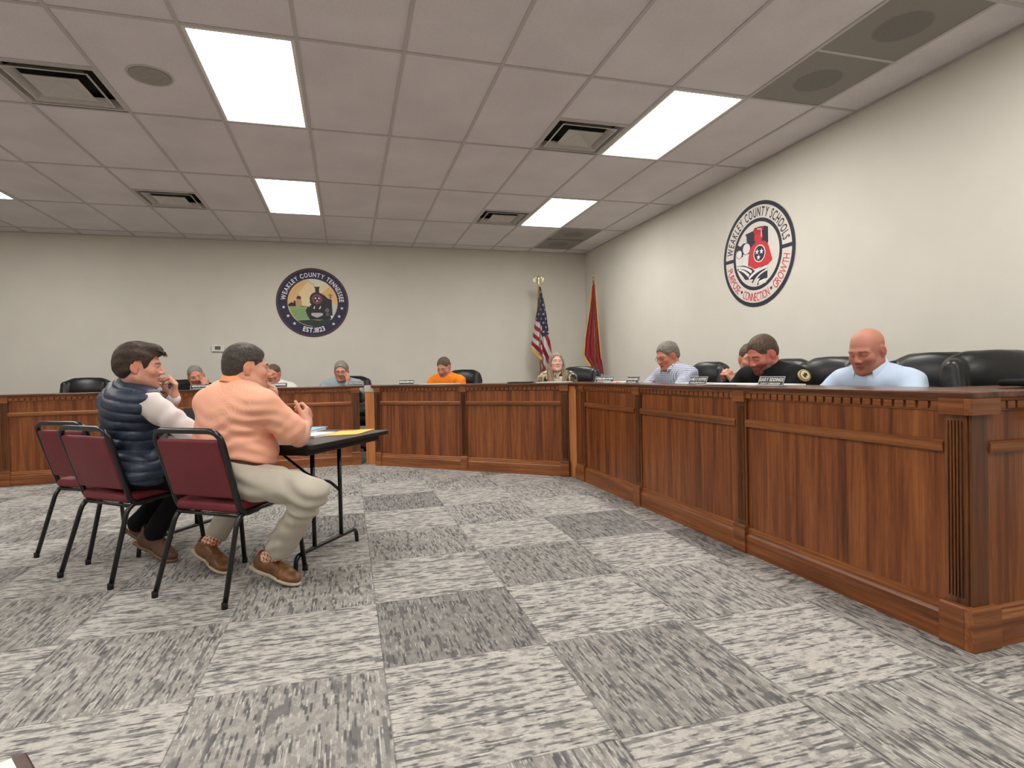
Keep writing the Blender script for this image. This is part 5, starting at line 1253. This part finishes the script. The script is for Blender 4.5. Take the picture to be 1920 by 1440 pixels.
# --- schools logo on the right wall (seen by someone looking toward +x: right = -y)
Mw = Matrix(((0, 0, -1, 3.795), (-1, 0, 0, 4.665), (0, 1, 0, 2.140), (0, 0, 0, 1)))
E = Emblem('school_logo', Mw, 0.497, 'round white, navy and red schools logo on the right wall', 'wall emblem')
q2 = lambda X, Y: ((X-595)/430, -(Y-710+0.30*(X-595))/622)
def P2(*pp): return [q2(*p) for p in pp]
nv = (34, 36, 52); red = (204, 44, 56); wt = (232, 228, 226)
E.disc('backing_disc', (0, 0), 0.985, (222, 216, 208), 1); E.disc('outer_ring', (0, 0), 1.0, nv, 3, r2=0.925); E.disc('inner_ring', (0, 0), 0.685, nv, 3, r2=0.615)
E.poly('ring_bar', [(-0.94, -0.035), (-0.67, -0.035), (-0.67, 0.035), (-0.94, 0.035)], nv, 4); E.poly('ring_bar', [(0.67, -0.035), (0.94, -0.035), (0.94, 0.035), (0.67, 0.035)], nv, 4)
E.arc_text('lettering', 'WEAKLEY COUNTY SCHOOLS', 0.715, 0.175, 173, 8, nv, 5, True, bold=0.015)
E.arc_text('lettering', 'PURPOSE', 0.895, 0.165, 191, 232, red, 5, False, bold=0.0); E.arc_text('lettering', 'CONNECTION', 0.895, 0.165, 241, 294, red, 5, False, bold=0.0); E.arc_text('lettering', 'GROWTH', 0.895, 0.165, 304, 350, red, 5, False, bold=0.0)
for a in (236.5, 299): E.disc('dot', (0.80*math.cos(math.radians(a)), 0.80*math.sin(math.radians(a))), 0.028, nv, 5, 16)
E.poly('county_shape', P2((462, 470), (560, 430), (580, 395), (640, 380), (705, 375), (735, 385), (735, 560), (700, 640), (600, 700), (500, 720), (440, 740), (345, 760), (345, 608), (372, 602), (395, 618), (440, 575), (478, 575), (476, 500)), nv, 4)
E.poly('graduate_gown', P2((520, 640), (580, 575), (640, 548), (700, 552), (735, 590), (760, 680), (780, 765), (720, 835), (640, 855), (570, 885), (490, 850), (500, 740)), red, 5)
E.disc('graduate_head', q2(624, 500), 0.118, red, 6, 30); E.poly('graduation_cap', P2((560, 440), (600, 395), (680, 380), (688, 400), (665, 440), (640, 470), (580, 475)), (176, 36, 48), 7)
E.line('tassel', P2((612, 410), (660, 408), (660, 500)), 0.018, wt, 8)
E.disc('tristar_rim', q2(632, 698), 0.165, wt, 6, 40); E.disc('tristar_disc', q2(632, 698), 0.145, nv, 7, 40)
for p in ((605, 680), (658, 672), (622, 745)): E.poly('tristar_star', E.star(None, q2(*p), 0.058, 80), wt, 8)
for p, r_ in (((474, 645), 0.105), ((380, 715), 0.078)): E.disc('student_head', q2(*p), r_*1.12, nv, 5, 30); E.disc('student_head', q2(*p), r_, wt, 6, 30)
E.poly('student_body', P2((430, 715), (510, 705), (495, 855), (418, 850)), wt, 5); E.poly('student_body', P2((345, 770), (405, 770), (408, 850), (345, 858)), wt, 5)
def band(p0, p1, p2, w0, w1, col, lv, nm='field_row'):
    pts = []; ws = []
    for i in range(13):
        t = i/12; pts.append(tuple((1-t)**2*a+2*t*(1-t)*b+t*t*c for a, b, c in zip(q2(*p0), q2(*p1), q2(*p2)))); ws.append(w0+(w1-w0)*t)
    E.line(nm, pts, ws, col, lv)
E.poly('field_base', P2((345, 865), (440, 850), (540, 880), (580, 920), (640, 860), (722, 820), (720, 975), (650, 985), (560, 1010), (450, 1025), (420, 980), (350, 905)), nv, 4)
band((340, 885), (450, 860), (535, 925), 0.04, 0.06, wt, 6); band((370, 905), (440, 910), (500, 975), 0.03, 0.06, wt, 6)
band((500, 1010), (580, 900), (725, 845), 0.05, 0.05, wt, 6); band((560, 1060), (600, 940), (722, 880), 0.05, 0.04, wt, 6); band((540, 1055), (600, 930), (700, 880), 0.035, 0.025, nv, 7)
E.poly('field_corner', P2((600, 1080), (640, 990), (720, 975), (610, 1030)), nv, 5); E.poly('star_wedge', P2((590, 1010), (720, 985), (700, 1040), (600, 1060)), wt, 5)

# ================================================================== flags
m_gold = plain('gold_fringe', srgb(206, 160, 70), 0.7, var=0.15, nscale=200, bump=0.5, bscale=700)
m_pole = plain('oak_flag_pole', srgb(120, 84, 44), 0.4); m_brass = plain('polished_brass', srgb(206, 184, 120), 0.25, 0.9)
def flag_cloth(name, parent, Z0, Z1, left, right, color, folds_n, depth, mat_name):
    NR, NCx = 240, 72; vs = []; cols = []
    for i in range(NR):
        z = Z0+(Z1-Z0)*i/(NR-1); xl, xr = np.interp(-z, *left), np.interp(-z, *right)
        for j in range(NCx):
            u = j/(NCx-1); x = xl+(xr-xl)*u; wd = (xr-xl); y = depth*min(1, wd/0.10)*math.sin(u*math.pi*folds_n+0.6*math.sin(z*2.2))
            vs.append((x, y, z)); cols.append((*color(x, z)[:3], 1))
    fs = [(i*NCx+j, i*NCx+j+1, (i+1)*NCx+j+1, (i+1)*NCx+j) for i in range(NR-1) for j in range(NCx-1)]
    b = MB(); b.add(vs, fs)
    t = NT(mat_name); a = t.n('ShaderNodeAttribute'); a.attribute_name = 'col'; t.base(a.outputs[0], 0.6, 0, 0.3); t.b.inputs['Sheen Weight'].default_value = 0.2
    o = b.build(name, t.m, parent, smooth=True); ca = o.data.color_attributes.new('col', 'FLOAT_COLOR', 'POINT'); ca.data.foreach_set('color', np.array(cols, f32).ravel())
    s = o.modifiers.new('thick', 'SOLIDIFY'); s.thickness = 0.003; return o
def pole(parent, top):
    MB().tube([(0, 0, 0.03), (0, 0, top)], 0.0125, 14).build('pole', m_pole, parent, smooth=True)
    MB().lathe([(0.13, 0.0), (0.13, 0.012), (0.05, 0.03), (0.025, 0.07), (0.018, 0.09)], 28).build('floor_stand', m_brass, parent, smooth=True)
    MB().lathe([(0.008, top), (0.02, top+0.006), (0.02, top+0.02), (0.008, top+0.03), (0.006, top+0.05)], 16).build('pole_collar', m_brass, parent, smooth=True)
HZ = lambda Y, s: 1.05+(700.5-(500+Y/5.142))/121.5 if s == 0 else 1.05+(698.5-(500+Y/5.142))/127.0
kx = 1/(5.142*121.5)
e = empty('us_flag', (2.827, 8.30, 0), 0.2782*-1, 'american flag hanging on a pole with an eagle left of the corner', 'flag', 'flags on floor stands')
zs = lambda Ys, s=0: [-HZ(Y, s) for Y in Ys]
X0 = 660
L_ = (zs([215, 430, 520, 640, 770, 885, 1130, 1500]), [(x-X0)*kx for x in (655, 640, 620, 600, 574, 672, 674, 676)])
R_ = (zs([215, 350, 480, 650, 800, 900, 1130, 1500]), [(x-X0)*kx for x in (678, 708, 728, 747, 766, 772, 745, 730)])
WHT, RED, BLU = srgb(206, 198, 200), srgb(140, 26, 42), srgb(26, 28, 58)
def us(x, z):
    X = x/kx+X0; Y = (700.5-(z-1.05)*121.5-500)*5.142
    if X < 683:
        if Y < 505+(X-620)*1.35: k = 'c'
        else: k = 'r' if ((Y-0.93*(X-610)-562) % 92) < 46 else 'w'
    else:
        if Y < 690-(X-683)*0.45: k = 'c'
        else: k = 'r' if ((Y-2.4*(X-685)-740) % 190) < 95 else 'w'
    if k == 'c':
        row = round((Y-10)/42.0); cx = 697+((row % 2)*22)-22; 
        for c_ in range(-4, 5):
            if (X-(cx+c_*44+0.12*(Y-450)*0.0))**2/1.0+(Y-10-row*42.0)**2/1.6 < 52: return WHT
        return BLU
    return RED if k == 'r' else WHT
flag_cloth('flag_cloth', e, HZ(215, 0), HZ(1500, 0), L_, R_, us, 5, 0.035, 'flag_fabric')
fp = [((x-X0)*kx, -0.01, HZ(Y, 0)) for x, Y in ((572, 768), (600, 810), (640, 850), (672, 885))]
m = MB(); vs = []
for x, y, z in fp: vs += [(x, y-0.004, z+0.006), (x, y-0.004, z-0.046), (x, y+0.004, z-0.046), (x, y+0.004, z+0.006)]
m.add(vs, [(4*i+j, 4*i+(j+1) % 4, 4*(i+1)+(j+1) % 4, 4*(i+1)+j) for i in range(3) for j in range(4)]); m.build('fringe', m_gold, e)
MB().tube([((x-X0)*kx, -0.02, HZ(Y, 0)) for x, Y in ((655, 200), (660, 260), (657, 330))], 0.006, 8).build('gold_cord', m_gold, e, smooth=True)
pole(e, 2.36)
S = Sdf(); t = 2.40
S.u(Ell((0, 0, t+0.06), (0.022, 0.022, 0.045))).u(Ell((0, -0.02, t+0.115), (0.014, 0.018, 0.014)), 0.02).u(Cap((0, -0.03, t+0.115), (0, -0.045, t+0.105), 0.005, 0.002), 0.01).u(Cap((0, 0, t+0.02), (0, 0, t+0.0), 0.018, 0.022), 0.02)
for s in (-1, 1):
    S.u(Cap((s*0.012, 0, t+0.08), (s*0.055, 0.005, t+0.105), 0.014, 0.014), 0.02)
    for k in range(4): S.u(Cap((s*(0.045+0.012*k), 0.004, t+0.100-0.004*k), (s*(0.050+0.013*k), 0.006, t+0.022+0.006*k), 0.0095, 0.006), 0.008)
sdf_obj('eagle_finial', S, plain('pale_gold_metal', srgb(222, 214, 176), 0.3, 0.7), e, 0.004)
e = empty('state_flag', (3.55, 7.90, 0), 0.2782*-1, 'red state flag with gold fringe standing in the room corner', 'flag', 'flags on floor stands')
kx2 = 1/(5.142*127.0); X1 = 1200
L_ = (zs([175, 400, 700, 850, 880, 1040, 1500], 1), [(x-X1)*kx2 for x in (1188, 1162, 1112, 1097, 1100, 1200, 1205)])
R_ = (zs([175, 400, 800, 1000, 1060, 1500], 1), [(x-X1)*kx2 for x in (1214, 1226, 1252, 1276, 1284, 1290)])
def tn(x, z):
    X = x/kx2+X1; Y = (698.5-(z-1.05)*127.0-500)*5.142
    if Y > 1040 and X > 1248: return srgb(200, 196, 214) if Y < 1062+(X-1250)*0.3 else srgb(26, 28, 52)
    return srgb(150, 22, 36)
flag_cloth('flag_cloth', e, HZ(175, 1), HZ(1500, 1), L_, R_, tn, 7, 0.03, 'state_flag_fabric')
def fringe(pts, w, y=-0.035):
    m = MB(); vs = []; n_ = len(pts)
    for i, (X, Y) in enumerate(pts):
        x, z = (X-X1)*kx2, HZ(Y, 1); x2 = x-w*kx2
        vs += [(x2, y-0.004, z), (x, y-0.004, z), (x, y+0.006, z), (x2, y+0.006, z)]
    m.add(vs, [(4*i+j, 4*i+(j+1) % 4, 4*(i+1)+(j+1) % 4, 4*(i+1)+j) for i in range(n_-1) for j in range(4)]); return m.build('fringe', m_gold, e)
fringe([(1190, 175), (1163, 400), (1113, 700), (1098, 860)], 8, 0.0)
m = MB(); vs = []
for X, Y in ((1093, 845), (1120, 900), (1160, 960), (1180, 1010), (1202, 1052)):
    x, z = (X-X1)*kx2, HZ(Y, 1); vs += [(x, -0.012, z+0.008), (x, -0.012, z-0.05), (x, -0.002, z-0.05), (x, -0.002, z+0.008)]
m.add(vs, [(4*i+j, 4*i+(j+1) % 4, 4*(i+1)+(j+1) % 4, 4*(i+1)+j) for i in range(4) for j in range(4)]); m.build('fringe', m_gold, e)
fringe([(1216, 190), (1228, 400), (1240, 600), (1253, 800), (1262, 900)], 8, -0.036)
pole(e, 2.40)
MB().lathe([(0.004, 2.45), (0.014, 2.46), (0.010, 2.49), (0.002, 2.54)], 14).build('spear_finial', m_brass, e, smooth=True)

# ================================================================== things on the desks
m_plate = plain('plate_charcoal', srgb(44, 48, 52), 0.4); m_frame = plain('plate_silver_frame', srgb(176, 178, 178), 0.35, 0.3); m_ink = plain('plate_white_letters', srgb(226, 226, 224), 0.6, var=0.0)
m_paper = plain('white_paper', srgb(232, 230, 226), 0.8, var=0.01)
ZC = DZ+0.001
def nameplate(x, y, dx, dy, label, lines, w=0.19, h=0.058, on_stack=0.0, plate=None):
    e = empty('nameplate', (x, y, ZC+on_stack), facing(dx, dy)+math.pi, label, 'name plate', 'name plates on the desks')   # local -y faces out
    T = Matrix.Rotation(math.radians(-22), 4, 'X')
    m = MB(T); m.box(-w/2, w/2, 0.0, 0.004, 0.002, h); m.build('plate', plate or m_plate, e, bevel=0.001)
    m = MB(T); t = 0.004
    for b in ((-w/2, w/2, 0.002, t), (-w/2, w/2, h-t, h), (-w/2, -w/2+t, t, h-t), (w/2-t, w/2, t, h-t)): m.box(b[0], b[1], -0.0015, 0.0, b[2], b[3])
    m.build('frame', m_frame, e)
    MB().box(-w/2, w/2, -0.012, 0.03, 0.0, 0.006).build('foot', m_frame, e, bevel=0.001)
    for txt, zc, hh, wmax in lines:
        g = MB(T)
        if isinstance(txt, str):
            tot = 0; L = []
            for ch in txt:
                if ch == ' ': tot += 0.3; continue
                vs, fs, x0, x1 = char_mesh(ch, 0.03); L.append((vs, fs, x0, tot)); tot += x1-x0+0.1
            sx = wmax/tot; sz = hh/0.7
            for vs, fs, x0, px in L: g.add([((-wmax/2)+(px+v[0]-x0)*sx, -0.0022, zc-hh/2+v[1]*sz) for v in vs], fs)
        else:          # lettering too small to read in the photograph: short unreadable strokes
            rr = random.Random(txt); x_ = -wmax/2
            while x_ < wmax/2:
                ww = rr.uniform(0.006, 0.011); g.box(x_, x_+ww, -0.0026, -0.0018, zc-hh/2+rr.uniform(0, 0.15)*hh, zc+hh/2-rr.uniform(0, 0.15)*hh); x_ += ww+rr.uniform(0.002, 0.006)
        g.build('lettering', m_ink, e)
    return e
nameplate(2.27, 2.70, -1, -0.05, 'charcoal name plate in white letters in front of the bearded officer', [('GARY EDDINGS', 0.038, 0.019, 0.18), ('COUNTY COMMISSIONER', 0.015, 0.008, 0.15)])
nameplate(2.27, 3.40, -1, -0.05, 'charcoal name plate in front of the man in the checked shirt, nearest to him', [('JAMES D HOPPER', 0.038, 0.019, 0.18), (21, 0.015, 0.008, 0.15)])
nameplate(2.27, 4.33, -1, -0.05, 'name plate on the right desk left of the man in the checked shirt', [(3, 0.036, 0.022, 0.17), (4, 0.012, 0.010, 0.12)])
nameplate(2.38, 5.10, -0.8, -0.6, 'name plate on the right desk beside the corner, in front of the flags', [(5, 0.036, 0.022, 0.17), (6, 0.012, 0.010, 0.14)], w=0.2)
nameplate(0.66, 6.84, -0.5, -0.87, 'name plate standing alone on the middle desk left of the orange shirt', [(7, 0.034, 0.024, 0.17)])
nameplate(0.085, 7.30, -0.2, -1, 'name plate beside the grey haired man with glasses', [(8, 0.040, 0.010, 0.17), (9, 0.022, 0.008, 0.17)])
nameplate(-0.80, 7.30, 0.0, -1, 'name plate in front of the man in the white shirt on the left desk', [(10, 0.036, 0.024, 0.18)], w=0.22)
nameplate(-1.60, 7.28, 0.0, -1, 'name plate in front of the man in the black shirt', [(11, 0.040, 0.018, 0.2), (12, 0.014, 0.008, 0.18)], w=0.24)
def sheet(name, x, y, rz, w, d, h, label, mat, cat, group=None, z=None, curl=0.0):
    b = MB(); n_ = 8
    vs = []; 
    for i in range(n_+1):
        u = i/n_; zz = curl*(u-0.5)**2*4
        for j in (0, 1): vs += [(-w/2+w*u, -d/2+d*j, zz), (-w/2+w*u, -d/2+d*j, zz+h)]
    fs = []
    for i in range(n_):
        a = i*4; c_ = a+4; fs += [(a, a+2, c_+2, c_), (a+1, c_+1, c_+3, a+3), (a, c_, c_+1, a+1), (a+2, a+3, c_+3, c_+2)]
    fs += [(0, 1, 3, 2), (n_*4, n_*4+2, n_*4+3, n_*4+1)]
    b.add(vs, fs); o = b.build(name, mat, None, loc=(x, y, ZC if z is None else z), rz=rz); return tag(o, label, cat, group)
G = 'papers on the council desks'
sheet('paper_stack', 2.36, 2.76, 0.05, 0.20, 0.24, 0.008, 'white papers lying beside the charcoal plate in front of the officer', m_paper, 'papers', G)
sheet('paper_stack', 2.30, 3.10, 0.15, 0.22, 0.34, 0.006, 'white papers on the right desk between the two charcoal name plates', m_paper, 'papers', G, curl=0.004)
sheet('paper_stack', 2.38, 3.55, -0.1, 0.20, 0.30, 0.007, 'white papers on the right desk just in front of the checked shirt', m_paper, 'papers', G)
sheet('paper_stack', 2.38, 4.70, 0.1, 0.22, 0.30, 0.008, 'white papers on the right desk near the room corner', m_paper, 'papers', G)
sheet('paper_stack', 2.10, 5.72, -0.72, 0.34, 0.20, 0.006, 'white papers in front of the woman with long hair', m_paper, 'papers', G)
sheet('paper_stack', 1.02, 6.62, -0.72, 0.44, 0.20, 0.007, 'white papers in front of the man in the orange shirt', m_paper, 'papers', G)
sheet('tablet', 1.79, 5.93, -0.72, 0.24, 0.16, 0.012, 'dark tablet lying flat on the middle desk left of the woman', m_plastic, 'tablet')
# on the folding table
ZT2 = ZT+0.001
def flat(name, pts, h, mat, label, cat, z=ZT2, bev=0.0008):
    cx = sum(p[0] for p in pts)/len(pts); cy = sum(p[1] for p in pts)/len(pts)
    a = sum(pts[i][0]*pts[(i+1) % len(pts)][1]-pts[(i+1) % len(pts)][0]*pts[i][1] for i in range(len(pts)))
    if a < 0: pts = pts[::-1]
    o = MB().prism([(x-cx, y-cy) for x, y in pts], 0, h).build(name, mat, None, bevel=bev); o.location = (cx, cy, z); return tag(o, label, cat)
env = flat('manila_envelope', [(-0.155, 3.56), (-0.04, 3.86), (0.16, 3.86), (0.05, 3.57)], 0.004, plain('manila_yellow', srgb(238, 196, 98), 0.7, var=0.03), 'yellow manila envelope lying near the right corner of the folding table', 'envelope')
MB().box(-0.06, 0.05, 0.10, 0.112, 0.0042, 0.0062).build('red_edge', plain('orange_red', srgb(220, 106, 60), 0.6), env)
flat('paper_stack', [(-0.36, 3.56), (-0.25, 3.76), (-0.08, 3.68), (-0.19, 3.47)], 0.014, m_paper, 'stack of white papers beside the elbow of the man in the polo', 'papers')
sb = flat('paper_stack', [(-0.40, 3.68), (-0.31, 3.93), (-0.14, 3.87), (-0.23, 3.62)], 0.010, m_paper, 'white papers under the light blue folder', 'papers', z=ZT2+0.0145)
flat('folder', [(-0.40, 3.70), (-0.31, 3.95), (-0.13, 3.90), (-0.22, 3.65)], 0.005, plain('folder_light_blue', srgb(130, 178, 212), 0.5), 'light blue folder on the papers beyond the raised hand', 'folder', z=ZT2+0.0252)
o = MB().tube([(0, 0, 0), (0.03, 0.13, 0.0)], 0.005, 10).build('pen', m_plastic, None, smooth=True, loc=(-0.33, 3.72, ZT2+0.0355)); tag(o, 'black pen lying on the light blue folder', 'pen')
# laptop seen between the two men
e = empty('laptop', (-0.97, 4.20, ZT2), facing(-0.3, -0.95), 'black laptop open on the folding table between the two men', 'laptop')
MB().box(-0.16, 0.16, -0.11, 0.11, 0.0, 0.016).build('keyboard_base', m_plastic, e, bevel=0.006)
m = MB(Matrix.Translation((0, -0.11, 0.014)) @ Matrix.Rotation(math.radians(14), 4, 'X')); m.box(-0.16, 0.16, -0.008, 0.0, 0.0, 0.15); m.build('screen', m_plastic, e, bevel=0.004)

# ================================================================== small things in the room
e = empty('thermostat', (-1.713, 8.80, 1.490), 0, 'small white thermostat on the back wall below and left of the seal', 'thermostat')
MB().box(-0.082, 0.082, -0.026, 0.0, -0.048, 0.048).build('case', plain('thermostat_white', srgb(226, 224, 216), 0.4, var=0.01), e, bevel=0.012, seg=3)
MB().box(-0.036, 0.036, -0.0275, -0.025, -0.018, 0.030).build('screen', plain('thermostat_lcd', srgb(92, 96, 88), 0.3), e)
# dark garment hanging over the end of the counter at the right edge
S = Sdf(); S.u(Box((2.74, 1.60, 0.968), (0.19, 0.12, 0.014), 0.012)).u(Cap((2.56, 1.50, 0.955), (2.80, 1.49, 0.955), 0.026, 0.03), 0.03).u(Box((2.72, 1.495, 0.885), (0.21, 0.020, 0.075), 0.018), 0.02)
S.s_(Box((2.46, 1.49, 0.79), (0.14, 0.06, 0.05), 0.01, np.array([(0.88, 0, -0.47), (0, 1, 0), (0.47, 0, 0.88)])), 0.02); S.i(Half((0, 0, 0.950), (0, 0, -1)) if False else Half((0, 1.80, 0), (0, 1, 0)), 0.01)
S.s_(Box((2.7, 1.66, 0.84), (0.5, 0.132, 0.110), 0.002), 0.002)
S.d(folds(0.004, 40, 3))
def gcol(v):
    c_ = np.tile(np.array(srgb(22, 22, 24)[:3]), (len(v), 1)); g_ = (v[:, 2] < 0.945) & (v[:, 1] < 1.53); st = (np.sin((v[:, 0]*0.8+v[:, 2])*120) > 0.2)
    c_[g_] = np.array(srgb(120, 122, 124)[:3]); c_[g_ & st] = np.array(srgb(160, 162, 164)[:3]); return c_
def vc_mat(name):
    t = NT(name); a = t.n('ShaderNodeAttribute'); a.attribute_name = 'col'; t.base(a.outputs[0], 0.9, 0, 0.2); return t.m
tag(sdf_obj('jacket', S, vc_mat('jacket_cloth'), None, 0.006, color=gcol), 'black and grey jacket hanging over the counter end at the right edge', 'jacket')
# portfolio on the floor at the lower left corner
e = empty('portfolio', (-0.945, 1.694, 0.0), 0.60, 'brown leather portfolio with white paper at the lower left corner', 'portfolio')
MB().box(-0.17, 0.17, -0.20, 0.165, 0.0, 0.016).build('cover', plain('portfolio_leather', srgb(74, 48, 40), 0.35, bump=0.2), e, bevel=0.006, seg=3)
MB().box(-0.15, 0.135, -0.19, 0.150, 0.016, 0.021).build('paper_pad', m_paper, e)
